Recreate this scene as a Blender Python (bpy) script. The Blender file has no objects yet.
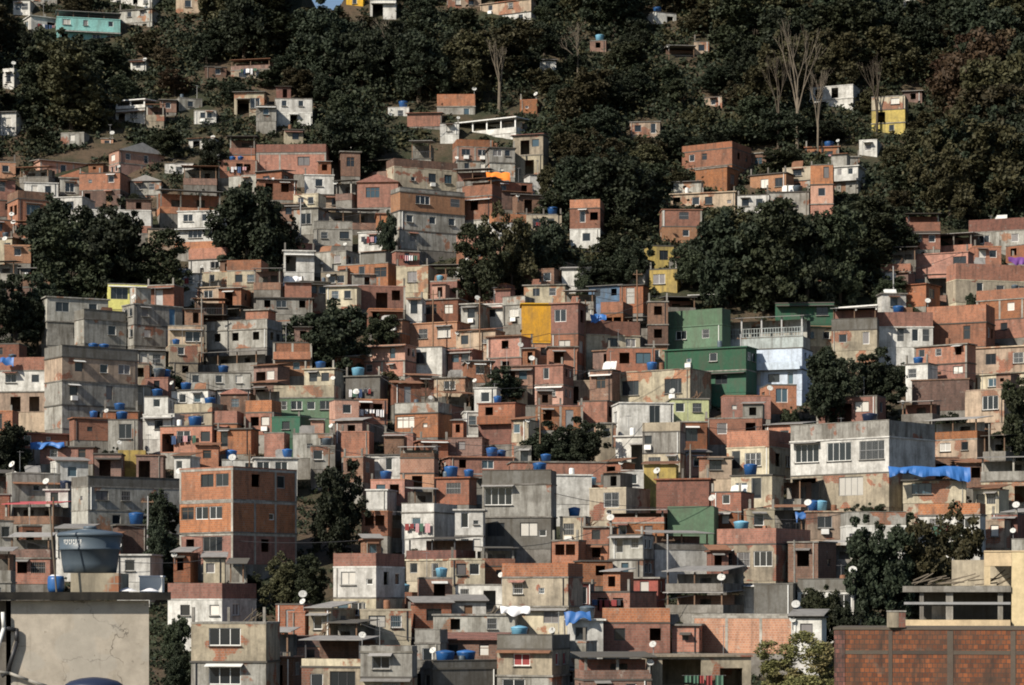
import bpy, math, random
import numpy as np
random.seed(11)
rnd = random.Random(7)
R = math.radians
C = bpy.context.scene.collection
scene = bpy.context.scene
F = 2418.0                                   # focal length in pixels (85 mm on 36 mm, 1024 px)
W_, H_ = 1024, 685
HOR = 600.0                                  # pixel row of the horizon

# ------------------------------------------------------------------ hillside profile
SA, SB = 0.0850, 0.000140
def s_of(py): return SA + SB * (620 - py)    # metres per pixel where the slope shows at row py
def Y_of(py): return s_of(py) * F
def py_of_Y(Y): return 620 - (Y / F - SA) / SB
FB = [(-40, 165), (40, 160), (100, 150), (160, 168), (215, 162), (250, 146), (330, 146), (392, 112), (460, 112), (545, 140), (548, 262), (640, 272), (660, 296), (700, 304), (840, 306), (892, 300), (900, 240), (975, 218), (1064, 208)]
def fb(px):
    for (a, ya), (b, yb) in zip(FB, FB[1:]):
        if a <= px <= b: return ya + (yb - ya) * (px - a) / (b - a)
    return 165
GROUND_Z = (HOR - 740) * s_of(740) - 2.3
def crest_Y(X):
    px = 512 + X * F / 414.0
    py = -18 + 30 * math.exp(-((px - 321) / 15.0) ** 2) + 4 * math.sin(px * .013)
    return Y_of(py)
def ground(X, Y):
    c = crest_Y(X)
    if Y > c:
        p = py_of_Y(c)
        return (HOR - p) * s_of(p) - (Y - c) * .35
    p = py_of_Y(Y)
    if p > 740: return GROUND_Z
    z = (HOR - p) * Y / F
    px = 512 + X * F / Y                     # the built-up slope is cut lower than the wooded one
    k = max(0., min(1., (p - fb(px) - 4) / 30.)); k = k * k * (3 - 2 * k)
    return z - 2.3 * k
def at(px, py, Y): return ((px - 512) / F * Y, Y, (HOR - py) / F * Y)

# ------------------------------------------------------------------ materials
MATS = {}
def new_mat(name):
    m = bpy.data.materials.new(name); m.use_nodes = True
    nt = m.node_tree; nt.nodes.clear()
    out = nt.nodes.new('ShaderNodeOutputMaterial'); b = nt.nodes.new('ShaderNodeBsdfPrincipled')
    nt.links.new(b.outputs[0], out.inputs[0]); b.inputs['Roughness'].default_value = .9
    b.inputs['Specular IOR Level'].default_value = .2
    MATS[name] = m
    return m, nt, b
class G:
    def __init__(s, nt): s.nt = nt
    def n(s, t, **kw):
        o = s.nt.nodes.new(t)
        for k, v in kw.items(): setattr(o, k, v)
        return o
    def l(s, a, b): s.nt.links.new(a, b)
    def val(s, sock, v):
        if hasattr(v, 'is_output'): s.l(v, sock)
        else: sock.default_value = v
    def math(s, op, a, b=0., c=None):
        o = s.n('ShaderNodeMath', operation=op); s.val(o.inputs[0], a); s.val(o.inputs[1], b)
        if c is not None: s.val(o.inputs[2], c)
        return o.outputs[0]
    def mix(s, f, a, b, bt='MIX'):
        o = s.n('ShaderNodeMix', data_type='RGBA', blend_type=bt); s.val(o.inputs[0], f)
        for i, v in ((6, a), (7, b)):
            if hasattr(v, 'is_output'): s.l(v, o.inputs[i])
            else: o.inputs[i].default_value = (*v[:3], 1)
        return o.outputs[2]
    def noise(s, vec, scale, detail=4, rough=.6):
        o = s.n('ShaderNodeTexNoise'); s.l(vec, o.inputs['Vector']); o.inputs['Scale'].default_value = scale
        o.inputs['Detail'].default_value = detail; o.inputs['Roughness'].default_value = rough
        return o.outputs['Fac']
    def ramp(s, f, lo, hi):
        o = s.n('ShaderNodeMapRange'); s.val(o.inputs[0], f); o.inputs[1].default_value = lo; o.inputs[2].default_value = hi
        return o.outputs[0]
    def coord(s, offset=True):
        tc = s.n('ShaderNodeTexCoord'); oi = s.n('ShaderNodeObjectInfo')
        if not offset: return tc.outputs['Object'], oi.outputs['Random']
        k = s.math('MULTIPLY', oi.outputs['Random'], 61.)
        a = s.n('ShaderNodeVectorMath', operation='ADD'); s.l(tc.outputs['Object'], a.inputs[0]); s.l(k, a.inputs[1])
        return a.outputs[0], oi.outputs['Random']
    def vscale(s, vec, xyz):
        a = s.n('ShaderNodeVectorMath', operation='MULTIPLY'); s.l(vec, a.inputs[0]); a.inputs[1].default_value = xyz
        return a.outputs[0]
    def hsv(s, col, h, sat, v):
        o = s.n('ShaderNodeHueSaturation'); s.val(o.inputs[0], h); s.val(o.inputs[1], sat); s.val(o.inputs[2], v); s.val(o.inputs[4], col)
        return o.outputs[0]
    def bump(s, h, d, st, b):
        o = s.n('ShaderNodeBump'); o.inputs['Strength'].default_value = st; o.inputs['Distance'].default_value = d
        s.l(h, o.inputs['Height']); s.l(o.outputs[0], b.inputs['Normal'])

def brick_col(g, vec, c1, c2, mortar, bw=.29, rh=.20):
    sp = g.n('ShaderNodeSeparateXYZ'); g.l(g.n('ShaderNodeTexCoord').outputs['Object'], sp.inputs[0])
    cb = g.n('ShaderNodeCombineXYZ'); g.l(g.math('ADD', sp.outputs[0], sp.outputs[1]), cb.inputs[0]); g.l(sp.outputs[2], cb.inputs[1])
    t = g.n('ShaderNodeTexBrick'); g.l(cb.outputs[0], t.inputs['Vector'])
    t.inputs['Color1'].default_value = (*c1, 1); t.inputs['Color2'].default_value = (*c2, 1); t.inputs['Mortar'].default_value = (*mortar, 1)
    t.inputs['Scale'].default_value = 1; t.inputs['Mortar Size'].default_value = .014; t.inputs['Brick Width'].default_value = bw; t.inputs['Row Height'].default_value = rh
    t.inputs['Bias'].default_value = 0.
    return t.outputs['Color'], t.outputs['Fac']

def brick(name, c1, c2, mortar=(.30, .26, .22), dirt=.5, plaster=.12, bw=.29, rh=.20):
    m, nt, b = new_mat(name); g = G(nt)
    vec, r = g.coord()
    col, fac = brick_col(g, vec, c1, c2, mortar, bw, rh)
    big = g.noise(vec, .55, 6, .62)
    st = g.noise(g.vscale(vec, (2.2, 2.2, .35)), 1., 4)
    col = g.mix(g.math('MULTIPLY', g.ramp(big, .5, .78), dirt), col, (.10, .07, .055))
    col = g.mix(g.math('MULTIPLY', g.ramp(st, .48, .74), dirt), col, (.06, .048, .042))
    bl = g.noise(vec, 2.6, 4, .7)
    col = g.mix(g.math('MULTIPLY', g.ramp(bl, .5, .72), dirt * .55), col, (.12, .075, .055))
    # smears of mortar and render left on the blocks
    pl = g.noise(vec, 1.3, 5, .7)
    col = g.mix(g.math('MULTIPLY', g.ramp(pl, .60, .72), plaster * 5), col, (.36, .31, .26))
    col = g.hsv(col, g.math('MULTIPLY_ADD', r, .018, .4895), g.math('MULTIPLY_ADD', r, .28, .74), g.math('MULTIPLY_ADD', g.math('FRACT', g.math('MULTIPLY', r, 7.3)), .6, .58))
    g.l(col, b.inputs['Base Color'])
    g.bump(fac, .02, -.5, b)
    return m

def plaster(name, c, dirt=.5, show_brick=0., streak=.6, dirtcol=(.09, .08, .065), var=.4):
    m, nt, b = new_mat(name); g = G(nt)
    vec, r = g.coord()
    big = g.noise(vec, .45, 6, .65); fine = g.noise(vec, 3.2, 5, .7)
    st = g.noise(g.vscale(vec, (1.8, 1.8, .22)), 1., 5, .65)
    c2 = tuple(x * .72 for x in c)
    col = g.mix(g.ramp(fine, .3, .7), c, c2)
    if show_brick:
        bc, _ = brick_col(g, vec, (.38, .15, .08), (.30, .12, .07), (.30, .26, .22))
        msk = g.noise(vec, .38, 5, .55)
        col = g.mix(g.ramp(msk, .60 - show_brick * .2, .63 - show_brick * .2), col, bc)
    col = g.mix(g.math('MULTIPLY', g.ramp(big, .44, .74), min(1., dirt * 1.35)), col, dirtcol)
    col = g.mix(g.math('MULTIPLY', g.ramp(st, .45, .70), min(1., streak * 1.15)), col, dirtcol)
    bl = g.noise(vec, 2.1, 5, .75)
    col = g.mix(g.math('MULTIPLY', g.ramp(bl, .52, .70), dirt * .7), col, dirtcol)
    col = g.hsv(col, g.math('MULTIPLY_ADD', r, .02, .49), 1., g.math('MULTIPLY_ADD', r, var, 1.05 - var / 1.2))
    g.l(col, b.inputs['Base Color'])
    g.bump(fine, .02, .35, b)
    return m

def paint(name, c, rough=.6, var=.25, dirt=.25, metal=0., spec=.3, emit=None):
    m, nt, b = new_mat(name); g = G(nt)
    vec, r = g.coord()
    n = g.noise(vec, 1.6, 5, .65)
    col = g.mix(g.math('MULTIPLY', g.ramp(n, .45, .75), dirt), c, tuple(x * .35 for x in c))
    col = g.hsv(col, .5, 1., g.math('MULTIPLY_ADD', r, var, 1 - var / 2))
    g.l(col, b.inputs['Base Color']); b.inputs['Roughness'].default_value = rough; b.inputs['Metallic'].default_value = metal
    b.inputs['Specular IOR Level'].default_value = spec
    return m

brick('b', (.40, .138, .062), (.29, .096, .044), (.30, .22, .165), dirt=.6)
brick('r', (.31, .095, .048), (.22, .070, .038), (.22, .16, .12), dirt=.65)
brick('d', (.25, .125, .08), (.17, .085, .058), (.20, .17, .145), dirt=.8, plaster=.16)
brick('p', (.46, .215, .12), (.37, .160, .09), (.42, .32, .25), dirt=.45, plaster=.2)
brick('m', (.38, .115, .048), (.16, .055, .032), (.085, .07, .06), dirt=1.3, plaster=.03, bw=.20, rh=.19)   # old mouldy blockwork
plaster('w', (.70, .69, .655), dirt=.42, streak=.45, var=.25)
plaster('c', (.60, .53, .40), dirt=.4, streak=.5, show_brick=.1)
plaster('e', (.46, .40, .30), dirt=.5, streak=.6, show_brick=.25)
plaster('g', (.42, .41, .375), dirt=.55, streak=.75, show_brick=.05)
plaster('k', (.20, .195, .18), dirt=.7, streak=.85)
plaster('n', (.52, .40, .30), dirt=.45, streak=.55, show_brick=.3)
plaster('y', (.55, .42, .13), dirt=.45, streak=.6)
plaster('v', (.82, .76, .26), dirt=.12, streak=.2)
plaster('o', (.66, .35, .03), dirt=.3, streak=.45, var=.1)
plaster('t', (.25, .52, .50), dirt=.2, streak=.35, var=.1)
plaster('G', (.12, .20, .13), dirt=.3, streak=.4, var=.3)
plaster('D', (.04, .125, .078), dirt=.35, streak=.4)
plaster('l', (.56, .60, .33), dirt=.3, streak=.4)
plaster('L', (.56, .65, .76), dirt=.25, streak=.35, var=.1)
plaster('u', (.13, .22, .36), dirt=.4, streak=.5)
plaster('z', (.50, .56, .56), dirt=.4, streak=.5)
plaster('s', (.17, .13, .10), dirt=.6, streak=.8)
plaster('R', (.42, .13, .10), dirt=.4, streak=.5)
plaster('a', (.66, .53, .33), dirt=.12, streak=.25, var=.1)     # warm cream paint
plaster('q', (.47, .43, .36), dirt=.5, streak=.3, var=.05, dirtcol=(.22, .20, .165))    # smooth trowelled cement
def near_wall():
    m = plaster('near_wall', (.50, .45, .37), dirt=.55, streak=.3, var=.03, dirtcol=(.25, .225, .18)); nt = m.node_tree; g = G(nt)
    b = next(n for n in nt.nodes if n.type == 'BSDF_PRINCIPLED'); old = b.inputs['Base Color'].links[0].from_socket; vec, _ = g.coord()
    w = g.n('ShaderNodeVectorMath', operation='ADD'); g.l(vec, w.inputs[0]); nz = g.n('ShaderNodeTexNoise'); nz.inputs['Scale'].default_value = 2.2; nz.inputs['Detail'].default_value = 6; g.l(vec, nz.inputs['Vector']); g.l(nz.outputs['Color'], w.inputs[1])
    vo = g.n('ShaderNodeTexVoronoi', feature='DISTANCE_TO_EDGE'); vo.inputs['Scale'].default_value = .55; g.l(w.outputs[0], vo.inputs['Vector'])
    crack = g.math('MULTIPLY', g.ramp(vo.outputs['Distance'], .010, .002), g.ramp(g.noise(vec, .8, 3), .48, .56))
    sp = g.n('ShaderNodeSeparateXYZ'); g.l(g.n('ShaderNodeTexCoord').outputs['Object'], sp.inputs[0])
    col = g.mix(g.math('MULTIPLY', crack, .75), old, (.07, .06, .05))
    patch = g.ramp(g.noise(vec, .9, 2, .4), .56, .58); col = g.mix(g.math('MULTIPLY', patch, .35), col, (.40, .38, .34))
    spots = g.ramp(g.noise(vec, 7., 3, .6), .66, .72); col = g.mix(g.math('MULTIPLY', spots, .5), col, (.14, .12, .095))
    drip = g.ramp(g.noise(g.vscale(vec, (5., 5., .35)), 1., 4, .6), .60, .74); col = g.mix(g.math('MULTIPLY', drip, .45), col, (.15, .13, .10))
    g.l(col, b.inputs['Base Color'])
plaster('concrete', (.30, .285, .26), dirt=.7, streak=.8)
plaster('concrete_dark', (.11, .105, .10), dirt=.7, streak=.8)
plaster('concrete_light', (.44, .42, .38), dirt=.5, streak=.6)
plaster('old_strip', (.11, .085, .07), dirt=.8, streak=.8)
plaster('black_tar', (.010, .010, .010), dirt=.3, streak=.3)
near_wall()
paint('sheet', (.26, .25, .24), .8, .7, .7)
paint('sheet_white', (.66, .66, .64), .7, .2, .4)
paint('sheet_red', (.50, .10, .11), .6, .1, .3)
paint('rust', (.20, .10, .06), .85, .5, .7)
brick('tile', (.42, .16, .09), (.30, .11, .065), (.14, .08, .06), dirt=.5)
paint('wood', (.16, .10, .065), .85, .5, .5)
paint('metal', (.34, .34, .34), .5, .3, .4, .6)
paint('metal_dark', (.06, .06, .065), .5, .3, .4, .5)
paint('white_paint', (.74, .74, .72), .5, .2, .25)
paint('door_brown', (.17, .09, .05), .6, .5, .4)
paint('door_blue', (.10, .22, .36), .6, .4, .4)
paint('tank_blue', (.025, .105, .30), .4, .5, .3, spec=.5)
paint('tank_light', (.17, .40, .56), .4, .3, .3, spec=.5)
paint('tank_grey', (.075, .10, .125), .45, .3, .3, spec=.4)
paint('dish_grey', (.50, .50, .48), .6, .4, .4)
paint('tank_navy', (.02, .028, .06), .4, .1, .2, spec=.4)
paint('tarp_blue', (.03, .125, .37), .5, .3, .2, spec=.4)
paint('tarp_orange', (.80, .22, .03), .7, .1, .1)
paint('tarp_purple', (.14, .05, .22), .6, .1, .2)
paint('tarp_green', (.07, .14, .10), .7, .2, .3)
paint('cloth_white', (.72, .72, .74), .9, .1, .1)
paint('cloth_red', (.24, .05, .05), .9, .3, .1)
paint('cloth_blue', (.06, .10, .20), .9, .4, .1)
paint('cloth_pink', (.50, .30, .32), .9, .2, .1)
paint('cloth_dark', (.05, .05, .06), .9, .3, .1)
paint('curtain_pale', (.50, .48, .44), .6, .5, .2, spec=.5)
paint('curtain_dim', (.16, .15, .15), .4, .6, .3, spec=.5)
paint('glass', (.018, .022, .026), .12, .6, .1, spec=.5)
paint('glass_blue', (.05, .085, .11), .15, .5, .1, spec=.5)
paint('bark', (.075, .06, .045), .95, .4, .4)
paint('bark_pale', (.15, .125, .095), .95, .3, .5)

def leaf(name, c1, c2, dry=None):
    m, nt, b = new_mat(name); g = G(nt)
    geo = g.n('ShaderNodeNewGeometry'); oi = g.n('ShaderNodeObjectInfo'); tc = g.n('ShaderNodeTexCoord')
    col = g.mix(geo.outputs['Random Per Island'], c1, c2)
    n = g.noise(tc.outputs['Object'], .45, 3)
    col = g.mix(g.ramp(n, .42, .62), col, g.mix(geo.outputs['Random Per Island'], tuple(x * .7 for x in c1), tuple(x * .75 for x in c2)))
    if dry: col = g.mix(g.math('MULTIPLY', g.ramp(g.noise(tc.outputs['Object'], .3, 2), .5, .62), .8), col, dry)
    r = oi.outputs['Random']
    col = g.hsv(col, g.math('MULTIPLY_ADD', r, .05, .475), g.math('MULTIPLY_ADD', r, -.2, 1.05), g.math('MULTIPLY_ADD', r, .5, .48 if name != 'leaf_bright' else .8))
    g.l(col, b.inputs['Base Color']); b.inputs['Roughness'].default_value = .7; b.inputs['Specular IOR Level'].default_value = .25
    return m
leaf('leaf_dark', (.024, .035, .018), (.035, .046, .023))
leaf('leaf_mid', (.034, .045, .021), (.050, .060, .027))
leaf('leaf_olive', (.050, .049, .020), (.078, .068, .028))
leaf('leaf_rust', (.062, .042, .022), (.100, .062, .030))
leaf('leaf_bright', (.075, .075, .022), (.145, .125, .040), dry=(.14, .10, .04))

def soil():
    m, nt, b = new_mat('hillside_soil'); g = G(nt)
    tc = g.n('ShaderNodeTexCoord'); v = tc.outputs['Object']
    a = g.noise(v, .09, 6, .65); c = g.noise(v, .8, 6, .7); d = g.noise(v, 4., 3, .7)
    col = g.mix(g.ramp(a, .42, .6), (.030, .034, .018), (.085, .060, .040))
    col = g.mix(g.ramp(c, .5, .75), col, (.022, .024, .016))
    col = g.mix(g.math('MULTIPLY', g.ramp(d, .62, .7), .6), col, (.16, .14, .12))
    g.l(col, b.inputs['Base Color']); g.bump(c, .4, .8, b)
soil()

# ------------------------------------------------------------------ mesh helper
class MB:
    def __init__(s): s.v = []; s.f = []
    def quad(s, a, b, c, d):
        n = len(s.v); s.v += [a, b, c, d]; s.f.append((n, n + 1, n + 2, n + 3))
    def box(s, x0, x1, y0, y1, z0, z1):
        n = len(s.v)
        s.v += [(x0, y0, z0), (x1, y0, z0), (x1, y1, z0), (x0, y1, z0), (x0, y0, z1), (x1, y0, z1), (x1, y1, z1), (x0, y1, z1)]
        for q in ((0, 3, 2, 1), (4, 5, 6, 7), (0, 1, 5, 4), (1, 2, 6, 5), (2, 3, 7, 6), (3, 0, 4, 7)): s.f.append(tuple(n + i for i in q))
        return s
    def slope(s, x0, x1, y0, y1, z0, z1, t):     # a sheet rising from z0 at y0 to z1 at y1
        n = len(s.v)
        s.v += [(x0, y0, z0), (x1, y0, z0), (x1, y1, z1), (x0, y1, z1), (x0, y0, z0 + t), (x1, y0, z0 + t), (x1, y1, z1 + t), (x0, y1, z1 + t)]
        for q in ((0, 3, 2, 1), (4, 5, 6, 7), (0, 1, 5, 4), (1, 2, 6, 5), (2, 3, 7, 6), (3, 0, 4, 7)): s.f.append(tuple(n + i for i in q))
        return s
    def tube(s, p, q, r0, r1=None, k=6):
        r1 = r0 if r1 is None else r1
        p = np.array(p, float); q = np.array(q, float); d = q - p; L = np.linalg.norm(d)
        if L < 1e-6: return s
        d /= L; a = np.array((0, 0, 1.)) if abs(d[2]) < .9 else np.array((1., 0, 0))
        u = np.cross(d, a); u /= np.linalg.norm(u); w = np.cross(d, u); n = len(s.v)
        for c, r in ((p, r0), (q, r1)):
            for i in range(k):
                t = 2 * math.pi * i / k; s.v.append(tuple(c + u * math.cos(t) * r + w * math.sin(t) * r))
        for i in range(k):
            j = (i + 1) % k; s.f.append((n + i, n + k + i, n + k + j, n + j))
        s.f.append(tuple(n + i for i in range(k))); s.f.append(tuple(n + k + i for i in reversed(range(k))))
        return s
    def lathe(s, prof, k=20, c=(0, 0, 0)):
        n = len(s.v)
        for r, z in prof:
            for i in range(k):
                t = 2 * math.pi * i / k; s.v.append((c[0] + r * math.cos(t), c[1] + r * math.sin(t), c[2] + z))
        for j in range(len(prof) - 1):
            for i in range(k):
                i2 = (i + 1) % k; s.f.append((n + j * k + i, n + j * k + i2, n + (j + 1) * k + i2, n + (j + 1) * k + i))
        s.f.append(tuple(n + i for i in reversed(range(k)))); m = n + (len(prof) - 1) * k
        s.f.append(tuple(m + i for i in range(k)))
        return s
    def mesh(s, name, mat, smooth=False):
        me = bpy.data.meshes.new(name); me.from_pydata(s.v, [], s.f)
        if isinstance(mat, str): mat = MATS[mat]
        me.materials.append(mat)
        if smooth: me.polygons.foreach_set('use_smooth', [True] * len(me.polygons))
        me.update(); return me
    def build(s, name, mat, parent=None, smooth=False): return link(name, s.mesh(name, mat, smooth), parent)
def link(name, me, parent=None, loc=None, rz=None):
    o = bpy.data.objects.new(name, me); C.objects.link(o)
    if parent is not None: o.parent = parent
    if loc is not None: o.location = loc
    if rz is not None: o.rotation_euler = (0, 0, rz)
    return o
def empty(name, loc, rz=0.):
    o = link(name, None, None, loc, rz); o.empty_display_size = .5; return o
def copy_tree(o, parent=None):
    c = o.copy(); C.objects.link(c)
    if parent is not None: c.parent = parent
    for ch in KIDS.get(o.name, []): copy_tree(ch, c)
    return c
KIDS = {}

def leaf_quads(P, s, rg, zs=.6, asp=.28):
    """one small pointed leaf or leaf clump at each point"""
    n = len(P); d = rg.normal(size=(n, 3)); d[:, 2] *= zs; d /= np.linalg.norm(d, axis=1)[:, None]
    e = np.cross(d, rg.normal(size=(n, 3))); e /= np.maximum(np.linalg.norm(e, axis=1), 1e-3)[:, None]
    s = s[:, None]
    return np.stack([P - d * s * .5, P + e * s * asp, P + d * s * .5, P - e * s * asp], 1).reshape(-1, 3)
def quads_mesh(name, V):
    me = bpy.data.meshes.new(name); n = len(V) // 4
    me.vertices.add(len(V)); me.vertices.foreach_set('co', V.astype(np.float32).ravel())
    me.loops.add(len(V)); me.loops.foreach_set('vertex_index', np.arange(len(V), dtype=np.int32))
    me.polygons.add(n); me.polygons.foreach_set('loop_start', np.arange(n, dtype=np.int32) * 4)
    me.update(calc_edges=True); return me

# ------------------------------------------------------------------ labels
LAND = []                                      # (short name, x0, y0, x1, y1)
USED = set()
def relation(px, py, l):
    n, x0, y0, x1, y1 = l
    mx, my = (x1 - x0) * .18, (y1 - y0) * .18
    h = 'left of' if px < x0 - mx * 0 else ('right of' if px > x1 + mx * 0 else '')
    v = 'above' if py < y0 + my else ('below' if py > y1 - my else '')
    if v and h: return f'{v} and {h}'
    return v or h or None
def ldist(px, py, l):
    n, x0, y0, x1, y1 = l
    dx = max(x0 - px, 0, px - x1); dy = max(y0 - py, 0, py - y1)
    return math.hypot(dx, dy) + .15 * math.hypot(px - (x0 + x1) / 2, py - (y0 + y1) / 2)
def words(t): return len(t.split())
def autolabel(descs, px, py, share=False, maxd=260, skip=None):
    ls = sorted(LAND, key=lambda l: ldist(px, py, l))
    first = None
    for l in ls[:9]:
        if l[0] == skip or ldist(px, py, l) > maxd: continue
        r = relation(px, py, l)
        if not r: continue
        for d in descs:
            t = f'{d} {r} the {l[0]}'
            if words(t) > 16 or words(t) < 4: continue
            if first is None: first = t
            if share: return t
            if t not in USED: USED.add(t); return t
    # between two named things
    near = [l for l in ls[:8] if relation(px, py, l)]
    for i in range(len(near)):
        for j in range(i + 1, len(near)):
            for d in descs:
                t = f'{d} {relation(px, py, near[i])} the {near[i][0]}, {relation(px, py, near[j])} the {near[j][0]}'
                if words(t) <= 16 and t not in USED: USED.add(t); return t
    return first
def tag(o, label, cat, group=None, kind=None):
    o['label'] = label; o['category'] = cat
    if group: o['group'] = group
    if kind: o['kind'] = kind
    USED.add(label)
    return o
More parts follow.
